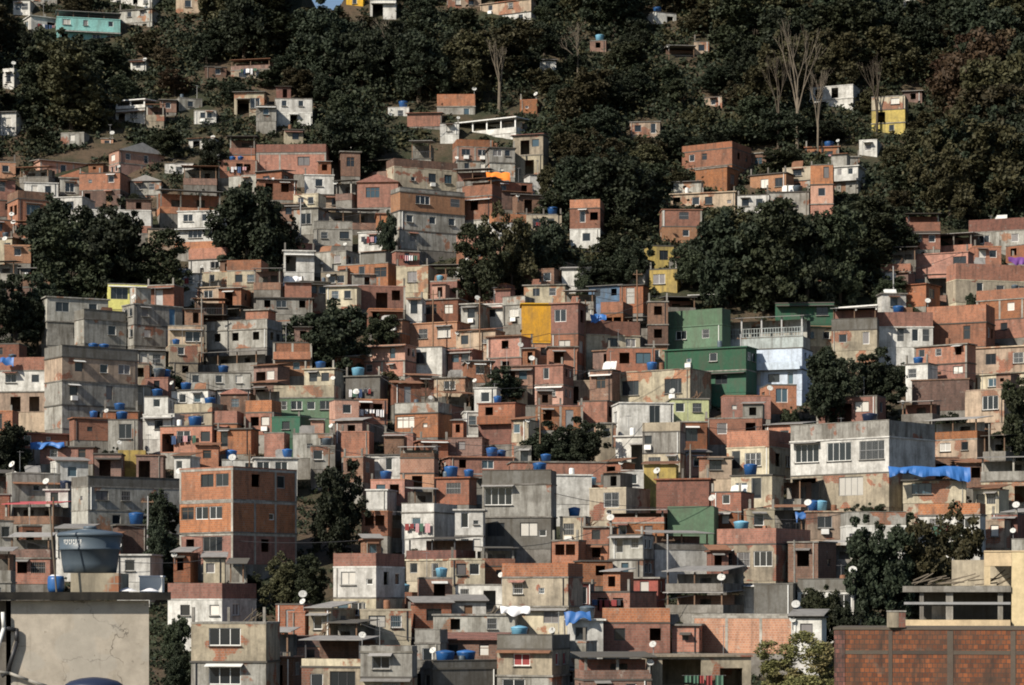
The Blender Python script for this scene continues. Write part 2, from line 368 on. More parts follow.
# x0 y0 x1 y1 | storeys from the top down | options | short name | rest of the label
# storey = wall material + kind: P parapet, T open terrace under a sheet roof, else windows at per cent of the
# width (suffix w wide, W very wide, t tall, s small, o empty opening, O tall empty opening, d door)
HOUSES = """
13 0 30 16|w@30,70|||
30 -2 57 16|g@20o,60 g|||
31 15 57 33|w@70O||low white house|half hidden by trees left of the turquoise house
57 10 118 43|kT*.45 t@15w,45,85 t@12O,36O,62w,85w||turquoise house|with a dark roof terrace beside the wood at the top left
108 -6 152 9|w@20,60o,85|||
118 8 152 34|g@30,70 g|||
176 -4 200 14|n@50|||
114 99 145 124|wT*.5 w@20O,60w||ruined white villa|with an open terrace among the trees
146 104 164 121|eT|||
230 58 270 80|dT*.9 e@30w,70||hanging terrace house|of tan plaster high in the wood
234 92 264 118|e@30O,70|rf=sheet|tan walled shack house|with one low stained storey under the hanging terrace
179 97 201 112|g@50|||
194 110 216 124|w@40,70|||
160 100 176 112|d@50|rf=sheet||
2 68 14 90|w@50 |||
101 138 113 152|p@50|||
188 138 214 150|w@30O,70|rf=sheet||
258 120 284 133|d@40o,75|rf=sheet||
286 106 314 113|kT|||
60 132 84 146|g@50|||
205 66 226 78|d@60|||
330 132 352 146|w@60|||
752 172 786 195|p@40,80|s=8||
737 152 766 173|d@40,75|||
836 156 860 168|g@50|||
590 40 606 52|d@50|||
540 60 556 70|w@50|rf=sheet||
705 96 722 108|n@50|||
130 60 146 72|w@50|rf=sheet||
0 112 16 136|w@50|rf=sheet||
119 150 160 174|p@20,60t p|s=-10 rf=gable|pink gabled house|with two small dark windows at the wood's edge
84 159 122 178|b@60|||
40 160 86 180|p@65o|rf=sheet||
218 160 257 178|b@55o,75|||
256 144 326 174|rP*.35 b@68w|F|wide brick block|with one dark window under a long parapet by the dense wood
284 129 303 146|e@60|||
275 98 312 126|w@25,70 w@50O||pale shack cluster house|two low white storeys under the dark trees
256 105 276 121|g@50|||
346 -4 363 7|o@50|||
370 -2 396 20|w@30O,70O|rf=sheet||
448 -4 481 10|n@30,70|||
480 -2 531 24|n@20,60 w@40,80||pink hilltop house|with a white lower storey at the top edge of the photo
388 107 409 123|w@60|||
407 113 441 126|b@..|rf=tile||
437 94 475 126|bP*.6 g@78t||grey house with brick crown|above the white roof terrace house
440 123 459 134|w|||
472 105 491 115|p@50|||
457 117 516 139|wT wP*.4||white roof terrace house|with white posts and a dark open upper floor
457 139 493 174|bP*.5 p@25w,70w g|||
490 147 515 177|g@30w,70|||
513 134 543 174|e@40O,75 e@55O|rf=tile s=6|brown house beside the wood|with a sloping tiled roof and dark openings
394 158 457 188|dP*.35 c@30s,60,85 |s=-8|cream house above the grey block|with a weathered brick parapet and three windows
341 151 360 176|d@50|||
520 99 537 114|b@40s||tiny brick hut|standing alone in the dense wood
654 11 677 26|w@72O|s=-8|lone white ruin|with one black doorway high in the wood
668 45 695 61|kT|||
694 41 709 57|n@50|||
630 121 660 138|n|||
684 141 732 181|rP*.35 b@20,45 b|s=20|red brick stack|the upper block of windowless brick at the wood's edge
697 166 727 193|b@.. |s=24||
672 191 735 211|n@20o,45,75|||
662 209 702 243|b@55w p@60||brick house under the red stack|two storeys of orange blocks left of the big trees
738 194 769 213|w@25,70|||
767 191 809 215|g@30 ||| 
806 146 839 168|b@30,70||| 
784 166 812 193|c@50w||| 
811 164 833 223|b@70t p@50 b||narrow brick tower house|stepping down to the trees in three storeys
829 165 858 195|w@40t,75 |||
812 84 853 110|w@20O,58O w@30O||white ruin in the wood|with black window holes and a broken top
873 95 905 135|c@70w y@30O y@60||ochre house on the wooded slope|three storeys of stained yellow plaster
904 91 922 103|d|rf=sheet||
904 -6 916 9|w|||
860 139 877 157|w@50|||
18 190 49 224|dP*.3 b@45w||brick cube house|with one black window above the big tree
50 196 82 218|w@20,60 |||
60 177 96 201|g@40 |rf=gable||
78 172 120 206|b@70 d@30O|||
130 181 161 208|g@28,70|rf=gable||
160 189 219 213|bT||terrace of grey posts|over a brick parapet with a dark open floor
85 209 150 232|w@10t,28t,60w bP||white row with brick base|a long low house above the big tree
148 208 182 232|n@30,60,85 bP|||
177 210 219 228|w@25w,70w||| 
148 228 178 246|n||| 
174 227 215 248|w@50W,85 bP*.5|||
187 247 226 274|bP*.7 w@70w||| 
-4 237 12 263|e@70|||
5 287 32 305|d|||
160 272 201 291|w@70||white cube house|with one small window above the round blue tank
200 271 228 287|e@40||| 
218 288 241 306|b@45O|rf=sheet||
194 298 224 331|kT kT|||
108 283 147 309|v@28W,76W||bright yellow house|with two wide windows, the only lemon house on the left
146 284 174 309|r|s=10||
47 296 104 345|g@25w,75 g@50|s=-6|grey house under the yellow house|two blank storeys of stained cement
84 309 122 343|kP*.35 g@66|s=-20||
134 303 178 345|g@25w g@50|s=-12||
168 325 203 352|n@70w||| 
203 319 267 347|gP g@20,80|||
245 309 268 336|b|s=8||
205 305 241 324|kT|||
256 297 312 314|g@70||| 
293 207 318 234|g@50w||small grey block house|standing between two dark trees
318 194 360 212|n@40,75|||
357 182 398 207|b@38w,72w|rf=gable|brick gable house|with two big dark windows left of the grey block
344 206 396 218|w@60s,85w||| 
325 208 378 229|dT||| 
377 213 393 232|b|||
358 231 385 251|w@55||small white house by the slim tree|with one dark window
400 187 464 248|gP*.2 p@35W,85w g@15,50,80 g@20|s=-20|big grey block|three storeys of grey render below the orange tarpaulin
462 184 492 242|bP b@40 g@30w|||
284 250 314 272|w@22O,60O||| 
311 250 346 271|g@25O||| 
336 262 388 286|b@30,80|s=12||
353 285 405 309|b@55O,82o|||
396 265 428 292|e@50|||
424 264 467 284|kT||| 
430 280 457 306|r@..|||
453 279 477 305|b@45w|||
475 283 506 305|b@55t|s=9||
476 271 498 285|n@50|||
406 297 422 321|w@50t||slim white house with a tall window|wedged against dark brick
420 298 458 323|r@75w|||
461 303 478 327|g@60|||
476 303 507 326|w@18t,50,82w||| 
404 321 457 347|p@35,75w|s=14|pink brick house with two windows|above the small white house and bare shrubs
407 346 442 374|w@35w|s=8||
369 308 403 327|b@20|||
374 319 402 346|p@70s b|s=10||
428 243 452 257|u@50O|rf=sheet||
570 199 600 249|bP*.4 b@42t,80 w@55||brick tower among trees|with a white lowest storey
649 245 674 269|y@60|s=-5|stained yellow house|at the left edge of the leafy trees
650 268 677 293|y@35w|||
520 268 554 289|d@55t,80|||
562 268 590 286|w@.. |rf=sheet||
524 284 565 303|e@30,70||| 
589 285 622 302|u@50O|rf=sheet||
620 284 643 313|r|s=6||
522 303 551 341|o||plain ochre box|a windowless bright yellow wall at the middle of the slope
551 302 578 364|b@35w b@50w||tall brick house beside the ochre box|with two big windows
579 320 641 353|bP*.7 c@55w,85w|s=-8|cream house with a brick parapet|right of the tall brick house and under dark roofs
608 347 655 374|r@35,75w|||
666 308 722 346|GP*.7 G@30w,72|s=18|light green house|with a long green parapet behind the lattice balcony
667 346 746 392|D@30s,60 D@70w||dark green house|under the grey lattice balcony
776 302 834 324|D@80w||long dark green block|rising behind the lattice balcony house by the trees
704 315 803 351|zT zP*.7||lattice balcony house|a pale grey railing over dark openings
692 292 772 313|kT|rf=white||
768 291 827 309|kT|rf=white||
666 296 696 314|kT||| 
648 301 668 347|d@50 d@50|||
752 347 802 390|L L@15t,46w,78t||pale blue house|with three dark windows right of the dark green house
768 272 812 293|b@..|s=10||
735 277 771 296|n@40|||
819 277 842 306|b@45O||| 
922 232 972 251|bT||orange terrace house|with an open upper floor at the edge of the right wood
904 251 968 276|b@88w|s=6|blank orange brick house|with a single white window under the orange terrace
974 216 1046 248|rP*.6 g@20w,60||brick crowned grey house|against the right wood at the photo's right edge
956 263 1046 302|bP*.7 c@28t,52,74w|s=-10|cream house with three windows|under a brick band near the right edge
893 283 926 306|r@..|s=14||
926 273 960 302|dT|||
874 312 933 347|bP*.7 w@45t,70t,88t|s=-4|white walled brick house|with tall windows, left half of the long brick pair
931 304 986 346|bP*.7 b@68t||brick house with one tall window|right half of the long brick pair
984 286 1046 336|bP*.5 b@60w b@40,80|||
838 305 877 322|wT||| 
833 318 877 350|kP*.5 e@72W|||
-14 357 46 412|bP*.6 w@40w,82 n@48O,80O|s=8|white and pink house|with a brick parapet at the left edge
62 345 130 428|kP*.45 n@22,55,82w g@15,62t g@45|s=-18|tall grey apartment house|with three storeys and a pinkish top floor
125 363 149 386|e@60o|||
145 377 168 397|b|s=7||
144 396 168 415|w|||
128 385 147 417|g@50|||
104 410 137 422|r|||
108 419 138 451|g@58W|s=5||
74 417 106 440|b|s=-6||
18 416 53 440|d@40O|||
20 432 77 448|r|||
40 446 93 464|b@30|||
12 472 57 502|g@50s|s=-6|olive grey house|with one slit window at the far left
45 489 68 509|w@40|||
2 503 54 524|dT|rf=red|pink roofed shack|with a bright pinkish red sheet roof at the left edge
88 476 173 533|kP*.4 g@15w,40,80w g@30,60|s=-17|long grey house|with a black stained parapet above the grey water tank
158 425 212 452|b@15O,45w,88||brick house with three openings|left of centre, orange blocks under a cream terrace
172 403 212 426|eP*.6 e@20s,70|||
216 428 251 454|b@22t|s=8||
194 350 257 370|sT|||
170 344 197 380|e@40|||
186 372 250 390|g@60|||
216 389 250 406|w|rf=sheet||
220 394 250 416|d@50|rf=gable||
173 466 233 564|b@52w,80w b@15w,42w,68w b@20,62W|s=68 F|tall orange brick block|three storeys with pale concrete lines left of the round tree
222 459 259 475|w@80w|||
255 457 297 479|w@15w,62w||long white cottage|with two dark windows behind the tall orange block
94 453 121 480|d@40O|||
118 450 145 468|yP|||
273 385 334 418|eP*.55 G@12w,38w,62,86w||green house with a tan crown|with a row of windows at left centre
271 416 300 438|D@50|||
294 415 334 436|bP|||
293 433 333 458|g@42s,80|||
264 432 284 459|b|s=6||
273 342 312 376|b p@60|||
341 431 369 457|b|s=5|orange brick cube|without windows in front of the dark gap
343 456 363 482|d@40|||
394 402 438 437|gP*.4 b@18W,70s|s=14|orange house with a white double window|under a pale parapet
384 432 413 448|b|||
365 454 402 476|w@30t,65t|||
400 446 434 488|dT*.7 p p@50O|s=5|terraced brick house|with two salmon parapets under a dark open floor
345 375 380 404|k@60s|s=8||
358 344 405 376|p@50 b@70|||
478 402 515 444|r@30 r|||
448 437 482 458|d@40|||
450 456 513 476|b@20,60w||| 
470 474 512 504|gT|||
429 404 448 432|b|||
464 411 481 434|w@50|||
366 489 387 509|w|||
401 503 434 540|wP*.3 w@45 |s=24|bright white cube house|on dark stilts left of the concrete block
455 509 483 561|w@35t,75s w@35t,78t||white slip of a house|two storeys against the dark concrete block
482 470 551 549|kP*.4 g@18X k@20w,68w,88s|s=6|dark concrete block|a tall raw grey building near the middle of the slope
622 368 690 406|e@14w,36w,76w|s=22|beige row house|with three dark windows and a lit corner above the white house
620 402 674 438|w@65t||angled white house|under the beige row house
672 398 709 421|l@22,68||pale lime house|with two small windows right of the angled white house
616 435 646 470|w@72O||| 
643 422 680 474|eP*.4 g@10 c@32w,78|s=6|beige tower house|with one square dark window below the angled white house
644 464 676 490|y@..|rf=sheet||
678 421 707 454|r|||
706 417 762 444|b@30,80|||
724 395 771 419|b||| 
549 346 577 374|b@35|||
535 364 563 404|b@40t p@60|||
538 405 583 430|b@20O|||
578 400 607 427|b||| 
590 369 612 400|d@50||| 
560 380 592 404|n@40O||| 
523 405 541 428|k|||
512 461 607 482|b||long blank brick band house|above the white wall right of the concrete block
549 474 592 504|w||white walled house|a blank bright wall right of the concrete block
570 485 603 506|b|||
590 487 626 520|c@60W|s=25|pale house with a black strip window|right of the blank white wall
657 478 709 518|r|s=5|deep red brick cube|without windows right of the pale strip window
609 509 664 538|bT*.8 b|||
668 506 714 534|GP|||
729 430 769 478|bP*.5 c@22t,62w|s=26|cream house with a red brow|a red block parapet over two black openings
733 474 772 510|c@25,62t|s=12||
770 478 801 508|kT|||
768 384 797 414|b@48W||brick hut with a black window|just under the pale blue house
820 395 877 422|b@25O,48O,75w|||
915 378 969 410|d||rusty brick wall house|a blank stained wall near the right edge
970 388 1004 422|n@65w|s=18|salmon house with a white window|beside the tree at the right edge
975 344 1046 373|n@30,65 |||
972 370 1046 392|c@50w|||
920 343 967 381|b@35w,70W|||
800 420 889 507|gP*.45 w@17X,50X,83X e@12X,37X,62X,87X|s=48|white veranda house|a big two storey house with three open balconies at right
934 418 977 458|bT n@35w,75|s=14|dark terrace house|with white posts behind the blue tarpaulin
905 479 966 503|c@30W,..|||
985 456 1046 503|gT e@25O,60O|||
922 503 980 562|bP*.45 w@30w,75w w@50|s=6|white house with an orange brow|behind the leafy tree at the lower right
767 424 802 450|b|rf=sheet||
767 448 801 482|k@40|||
10 536 50 584|dT*.8 b@30o,70w|s=6||
-6 520 12 548|g@60|||
118 524 148 558|d@..|s=-5||
116 554 150 582|w@40|||
165 583 222 627|bP*.55 w@32,86|s=36|white house with a dull brick parapet|right of the foreground wall
190 622 266 700|e@45W g@45W||cream and grey house|with a wide black opening at the lower left
332 553 376 628|bP*.42 w@35w,85s e@22,58w|s=30|white house with a bright orange parapet|at the lower left centre
361 597 387 613|wP||| 
385 592 412 608|bP|||
361 609 411 640|c@32w,70|||
405 550 456 581|rP*.4 c@15,58t||| 
485 547 515 584|bT b|||
455 584 503 610|w@20,72O|s=8||
433 614 515 634|g|||
452 601 486 624|w|rf=sheet||
287 636 332 664|dP*.5 p@50|||
288 611 305 640|b|||
300 659 362 702|cP*.2 e@25,68W|||
360 646 412 702|gP*.2 g@40w e@60w|s=6||
433 661 497 702|kP*.2 k|s=-24|blank grey hall|with a white left flank at the bottom edge
440 640 502 664|d|rf=tile||
497 635 552 702|kP*.5 e@45w g@30W||house with the red curtain|in a barred window at the bottom edge
502 563 568 635|bP*.45 c@24,60s c@75w||cream house with an orange band|two tall plain storeys at lower centre
513 607 546 633|w|||
567 582 595 613|R@58t||small red house|with a tall window beside the cream house
603 608 670 653|bP*.45 b@25,78||brick house with a twin pair of windows|orange blocks at the lower centre
672 624 699 652|b@50s|||
697 614 797 654|p|F|long salmon brick house|a wide blank wall with grey strips
652 655 752 702|e@30X,80O||beige house with laundry|at the bottom edge under the long salmon wall
584 656 652 702|dT d|||
551 641 586 692|g@.. k@50|||
655 532 711 570|kT*.7 wP*.8|s=-17|white balcony house|a blank white balcony under a dark open storey
583 526 612 562|b@45 b|||
610 534 643 583|g@30t,75 g|||
560 516 585 547|c@35|s=6||
582 560 613 586|b@60|||
668 570 723 613|sT sT||dark post house|an open timber frame below the white balcony
631 577 658 602|R@50|||
720 528 776 581|bP*.4 e@15,30,45,78w|s=36|pale house under a brick band|with a bare brick flank right of the white balcony
790 541 818 582|d@50|||
728 583 759 608|w@25|||
755 583 793 617|k|||
800 579 854 618|kP*.4 w@26X,76X||low white house with wide windows|left of the leafy tree at lower right
847 512 906 563|gP*.35 w@18w,62X||white corner house|with big dark windows above the leafy tree
712 491 741 531|r@50|||
768 506 803 533|kT|||
"""
MESHES = {}
def shared(key, fn):
    if key not in MESHES: MESHES[key] = fn()
    return MESHES[key]
def win_frame(w, h, style):
    def f():
        m = MB(); a, b = w / 2, h / 2; t = .06
        m.box(-a, a, -.03, .03, -b, -b + t); m.box(-a, a, -.03, .03, b - t, b)
        m.box(-a, -a + t, -.03, .03, -b + t, b - t); m.box(a - t, a, -.03, .03, -b + t, b - t)
        n = max(1, int(round(w / .75)))
        for i in range(1, n): x = -a + w * i / n; m.box(x - .025, x + .025, -.028, .028, -b + t, b - t)
        if style == 2: m.box(-a + t, a - t, -.026, .026, b * .35, b * .35 + .04)
        return m.mesh('window', {0: 'white_paint', 1: 'metal_dark', 2: 'wood', 3: 'metal'}[style])
    return shared(('wf', w, h, style), f)
def win_pane(w, h, mat):
    return shared(('wp', w, h, mat), lambda: MB().box(-w / 2 + .05, w / 2 - .05, .008, .02, -h / 2 + .05, h / 2 - .05).mesh('pane', mat))
def grille(w, h):
    def f():
        m = MB(); n = max(3, int(w / .16))
        for i in range(n + 1): x = -w / 2 + w * i / n; m.box(x - .012, x + .012, -.012, .012, -h / 2, h / 2)
        m.box(-w / 2, w / 2, -.011, .011, -.02, .02); return m.mesh('window_grille', 'metal')
    return shared(('gr', w, h), f)
def sill(w):
    return shared(('sl', w), lambda: MB().box(-w / 2 - .08, w / 2 + .08, -.19, .0, -.05, 0).mesh('sill', 'concrete_light'))

SIZES = {'': (1.0, 1.05), 'w': (1.5, 1.1), 'W': (2.3, 1.25), 'X': (2.3, 1.45), 't': (.8, 1.55), 's': (.6, .5), 'o': (1.0, 1.1), 'O': (1.3, 1.75), 'd': (.85, 2.0)}
ROT = {'F': 0., 'R': math.pi / 2, 'L': -math.pi / 2}

def openings(code, W, h, rg):
    """[(u0,u1,za,zb,kind)] for a wall W wide and h high"""
    res = []
    if not code: return res
    for tok in code.split(','):
        tok = tok.strip()
        if not tok or tok[0] == '.': continue
        k = tok[-1] if tok[-1] in 'wWXtsoOd' else ''
        u = float(tok.rstrip('wWXtsoOd')) / 100 * W
        w, hh = SIZES[k]; fk = max(.85, min(1.5, h / 2.7)); w *= fk; hh *= fk
        w = min(w, W * .42); w = round(w, 1)
        top = h - .14
        if k == 'd' or k in 'O' and k:
            za = .08; zb = min(za + hh + .15, top - .18)
        else:
            zb = min(.95 * fk + hh + .12, top - .22); za = max(zb - hh, .25)
        u0 = max(.22, min(u - w / 2, W - w - .22)); u1 = u0 + w
        if any(u0 < b + .12 and u1 > a - .12 for a, b, *_ in res) or zb - za < .3 or W < .9: continue
        zb = za + round(zb - za, 1)
        res.append((u0, u1, za, zb, k))
    return res

def wallface(mb, face, w, d, z0, z1, ops, t=.17):
    """a wall with real holes and reveals; local u runs left to right seen from outside"""
    if face == 'F': P = lambda u, n, z: (-w / 2 + u, n, z); L = w
    elif face == 'R': P = lambda u, n, z: (w / 2 - n, u, z); L = d
    elif face == 'L': P = lambda u, n, z: (-w / 2 + n, d - u, z); L = d
    else: P = lambda u, n, z: (w / 2 - u, d - n, z); L = w
    us = sorted({0, L, *[o[0] for o in ops], *[o[1] for o in ops]}); zs = sorted({z0, z1, *[z0 + o[2] for o in ops], *[z0 + o[3] for o in ops]})
    for i in range(len(us) - 1):
        for j in range(len(zs) - 1):
            uc, zc = (us[i] + us[i + 1]) / 2, (zs[j] + zs[j + 1]) / 2
            if any(o[0] < uc < o[1] and z0 + o[2] < zc < z0 + o[3] for o in ops): continue
            mb.quad(P(us[i], 0, zs[j]), P(us[i + 1], 0, zs[j]), P(us[i + 1], 0, zs[j + 1]), P(us[i], 0, zs[j + 1]))
    for a, b, za, zb, k in ops:
        za += z0; zb += z0
        mb.quad(P(a, 0, za), P(b, 0, za), P(b, t, za), P(a, t, za)); mb.quad(P(a, 0, zb), P(a, t, zb), P(b, t, zb), P(b, 0, zb))
        mb.quad(P(a, 0, za), P(a, t, za), P(a, t, zb), P(a, 0, zb)); mb.quad(P(b, 0, za), P(b, 0, zb), P(b, t, zb), P(b, t, za))
    return P

COLW = {'b': ['orange brick', 'bare brick', 'raw block'], 'r': ['dark red brick', 'deep red brick'], 'd': ['weathered brown brick', 'sooty brick'], 'p': ['salmon brick', 'pale pink brick'],
        'w': ['white', 'whitewashed', 'stained white'], 'c': ['cream', 'pale cream'], 'e': ['beige plaster', 'tan plaster'], 'g': ['grey cement', 'light grey'], 'k': ['dark stained', 'blackened grey'],
        'n': ['pinkish plaster', 'faded pink'], 'y': ['yellow', 'stained yellow'], 'v': ['lemon yellow'], 'o': ['ochre', 'ochre yellow'], 't': ['turquoise'], 'G': ['green', 'light green'], 'D': ['dark green', 'deep green'],
        'l': ['lime'], 'L': ['pale blue'], 'u': ['blue grey', 'bluish'], 'z': ['grey lattice'], 's': ['brown timber', 'dark timber'], 'R': ['red painted', 'brick red'], 'a': ['warm cream'], 'q': ['smooth grey'], 'm': ['mouldy brick']}
BRICKS = 'brdpm'
NUMW = {1: 'one storey', 2: 'two storey', 3: 'three storey', 4: 'four storey'}

def parse(spec):
    st = []
    for tok in spec.split():
        wt = None
        if '*' in tok: tok, q = tok.split('*'); wt = float(q)
        code = ''
        if '@' in tok: tok, code = tok.split('@')
        mt = tok[0]; kind = tok[1] if len(tok) > 1 else ''
        if wt is None: wt = .45 if kind == 'P' else 1.
        st.append((mt, kind, code, wt))
    return st[::-1]                     # bottom first

PLACED = []                             # footprints
def rect_pts(ox, oy, w, d, yaw, m=.12):
    c, s = math.cos(yaw), math.sin(yaw)
    return [(ox + x * c - y * s, oy + x * s + y * c) for x, y in ((-w / 2 - m, -m), (w / 2 + m, -m), (w / 2 + m, d + m), (-w / 2 - m, d + m))]
def overlap(a, b):
    for P, Q in ((a, b), (b, a)):
        for i in range(4):
            x0, y0 = P[i]; x1, y1 = P[(i + 1) % 4]; nx, ny = y1 - y0, x0 - x1
            pa = [nx * x + ny * y for x, y in P]; pb = [nx * x + ny * y for x, y in Q]
            if max(pa) <= min(pb) + 1e-4 or max(pb) <= min(pa) + 1e-4: break
        else: continue
        return False
    return True
GRID = {}
def free(pts, r):
    cx = sum(p[0] for p in pts) / 4; cy = sum(p[1] for p in pts) / 4; gx, gy = int(cx // 10), int(cy // 10)
    for i in (-2, -1, 0, 1, 2):
        for j in (-2, -1, 0, 1, 2):
            for q, (qx, qy), qr in GRID.get((gx + i, gy + j), ()):
                if math.hypot(cx - qx, cy - qy) < r + qr and overlap(pts, q): return False
    return True
def claim(pts, r):
    cx = sum(p[0] for p in pts) / 4; cy = sum(p[1] for p in pts) / 4
    GRID.setdefault((int(cx // 10), int(cy // 10)), []).append((pts, (cx, cy), r))

class House: pass
ALLH = []
def solve(x0, y0, x1, y1, side, yaw, dep, Yfix, rg, tries=26):
    """real place and size of a house whose front fills these pixels from the photograph's viewpoint"""
    Y0 = Yfix or Y_of(y1); offs = sorted([.3 * k for k in range(tries)] + [-.4 * k for k in range(1, 13)], key=lambda o: o if o >= 0 else -1.25 * o)
    for Y in (Y0 + o for o in offs):
        s = Y / F; wp = (x1 - x0) * s
        if side:
            d = dep or max(3., min(8.5, abs(side) * s / .45)); sn = max(.17, min(.72, abs(side) * s / d)); th = math.asin(sn)
            th = -th if side > 0 else th
            # the line of sight is itself turned away from the axis
            th += math.atan(((x0 + x1) / 2 - 512) / F) * -1
        else:
            d = dep or rg.uniform(3.2, 5.2); th = R(max(-30, min(20, rg.gauss(-8, 12)))) - .9 * math.atan(((x0 + x1) / 2 - 512) / F) if yaw is None else R(yaw)
        w = wp / math.cos(th)
        ox = ((x0 + x1) / 2 - 512) * s; oy = Y + abs(math.sin(th)) * w / 2
        for q in (1., .8, .62, .48):
            dd = max(min(d, 2.4), d * q)
            pts = rect_pts(ox, oy, w, dd, th, .05)
            r = math.hypot(w, dd) / 2 + .3
            if free(pts, r):
                claim(pts, r); return Y, s, w, dd, th, ox, oy
    return None

def build_house(x0, y0, x1, y1, spec, side=0, roof='', frame=False, short='', rest='', yaw=None, dep=None, Yfix=None, auto=False, seed=0):
    rg = random.Random(seed * 7919 + 13)
    sol = solve(x0, y0, x1, y1, side, yaw, dep, Yfix, rg, 14 if auto else 48)
    if sol is None: return None
    Y, s, w, d, th, ox, oy = sol
    oz = (HOR - y1) * s
    Ht = (y1 - y0) * s
    st = parse(spec); tw = sum(t[3] for t in st)
    if not short:                                    # tall fronts are really two floors; bare fronts get a few openings
        st2 = []
        for mt, kind, code, wt in st:
            hh = Ht * wt / tw
            if kind == '' and not code.startswith('.') :
                n_ = len([q for q in code.split(',') if q]); want = int(w / 2.3)
                if n_ < want and rg.random() < .8:
                    code = ','.join(f'{int(100 * (q + .5) / want + rg.uniform(-5, 5))}' + rg.choice(['', '', 'w', 's', 't', 'o', '', 'd']) for q in range(want))
                if hh > 3.9:
                    alt = ','.join(f'{int(100 * (q + .5) / max(1, want) + rg.uniform(-6, 6))}' + rg.choice(['', 'w', 'o', 'd', 's']) for q in range(max(1, want)))
                    st2 += [(rg.choice([mt, mt, 'g', 'e']), '', alt, wt * .5), (mt, '', code, wt * .5)]; continue
            st2.append((mt, kind, code, wt))
        st = st2
    root = empty('infill_house' if auto else 'house', (ox, oy, oz), th)  # auto ones are small infill houses added to close the gaps
    h = House(); h.auto = auto; h.root = root; h.w = w; h.d = d; h.Y = Y; h.s = s; h.px = (x0, y0, x1, y1); h.side = side; h.H = Ht; h.spec = st; h.yaw = th
    z = 0.; nparts = 0
    gz = min(ground(ox + a, oy - .5) for a in (-w / 2, 0, w / 2)) - oz - 1.2
    # footing down into the slope
    fm = MB().box(-w / 2 + .04, w / 2 - .04, .04, d - .04, min(gz, -1.5), -.002)
    base_m = st[0][0]
    fm.build('foundation', 'concrete' if base_m in BRICKS + 'kgs' else base_m, root)
    nstor = 0
    for i, (mt, kind, code, wt) in enumerate(st):
        hh = Ht * wt / tw; top = i == len(st) - 1
        if kind == 'P' and not (top and False):
            t = .15
            if top or True:
                m = MB(); zz = z + hh
                m.box(-w / 2, w / 2, 0, t, z, zz); m.box(-w / 2, w / 2, d - t, d, z, zz)
                m.box(-w / 2, -w / 2 + t, t, d - t, z, zz); m.box(w / 2 - t, w / 2, t, d - t, z, zz)
                m.build('parapet', mt, root)
                if mt in 'kzgw' and hh > .5:
                    MB().box(-w / 2 - .04, w / 2 + .04, -.04, t + .02, zz + .002, zz + .06).build('coping', 'concrete_dark' if mt == 'k' else 'concrete', root)
                if not top:     # another storey rides on it: close it
                    MB().box(-w / 2 + t, w / 2 - t, t, d - t, zz - .16, zz - .02).build('floor_slab', 'concrete', root)
            z += hh; h.top = 'parapet'; h.topz = z - hh + .02; h.rimz = z
            continue
        if kind == 'T':
            ph = min(.95, hh * .38); t = .14
            m = MB()
            if mt == 'z':        # an openwork lattice of bars
                n = int(w / .34)
                for q in range(n + 1):
                    x = -w / 2 + .04 + (w - .08) * q / n; m.box(x - .035, x + .035, .02, .07, z, z + ph * 1.25)
                for zz in (z + .1, z + ph * .6, z + ph * 1.2): m.box(-w / 2, w / 2, .0, .09, zz, zz + .07)
                m.build('lattice_railing', mt, root)
            else:
                pm = mt if mt in 'bdrpwgen' else 'concrete'
                m.box(-w / 2, w / 2, 0, t, z, z + ph); m.box(-w / 2, -w / 2 + t, t, d, z, z + ph); m.box(w / 2 - t, w / 2, t, d, z, z + ph)
                if mt in 'k' and rg.random() < .5:
                    m = MB()
                    for q in range(int(w / .3) + 1): x = -w / 2 + .05 + (w - .1) * q / int(w / .3); m.box(x - .015, x + .015, .03, .06, z, z + ph)
                    m.box(-w / 2, w / 2, .02, .07, z + ph, z + ph + .05); m.build('railing', 'metal_dark', root)
                else: m.build('parapet', pm, root)
            # room at the back of the terrace
            bw = MB(); y1_ = d * .55
            for fc in 'F':
                ops = openings(rg.choice(['30O,70', '50O', '25,70d', '60w']), w, hh - .3, rg)
                us = wallface(bw, 'F', w, d, z, z + hh - .3, ops)
            bw.v = [(x, y + y1_, q) for x, y, q in bw.v]
            MB().box(-w / 2 + .001, w / 2 - .001, d - .15, d, z, z + hh - .3).build('rear_wall', 'concrete', root)
            bw.build('back_wall', rg.choice(['d', 'k', 'g', 'r', 'concrete']) if mt not in 'wz' else 'g', root)
            npost = max(2, int(w / 2.4) + 1)
            pm = {'w': 'white_paint', 'k': 'wood', 's': 'wood', 'z': 'metal'}.get(mt, rg.choice(['concrete_light', 'concrete', 'wood']))
            pr = .09 if pm != 'wood' else .06
            pme = shared(('post', round(hh, 1), pm), lambda: MB().box(-pr, pr, -pr, pr, 0, round(hh, 1) - .12).mesh('post', pm))
            for q in range(npost):
                x = -w / 2 + .16 + (w - .32) * q / (npost - 1); link('post', pme, root, (x, .11, z - .0))
            rm = {'white': 'sheet_white', 'red': 'sheet_red', 'tile': 'tile'}.get(roof) or ('sheet_white' if mt == 'w' else rg.choice(['sheet', 'sheet', 'sheet', 'rust', 'concrete_dark']))
            over = rg.uniform(.25, .6); rise = rg.uniform(.15, .5)
            MB().slope(-w / 2 - over * .6, w / 2 + over * .6, -over, d + .15, z + hh - .11, z + hh - .06 + rise, .06 if mt != 'w' else .16).build('roof', rm, root)
            z += hh; nstor += 1; h.top = 'sheet'; h.topz = z + rise * .5; h.rimz = z
            continue
        # a closed storey
        m = MB(); vis = []
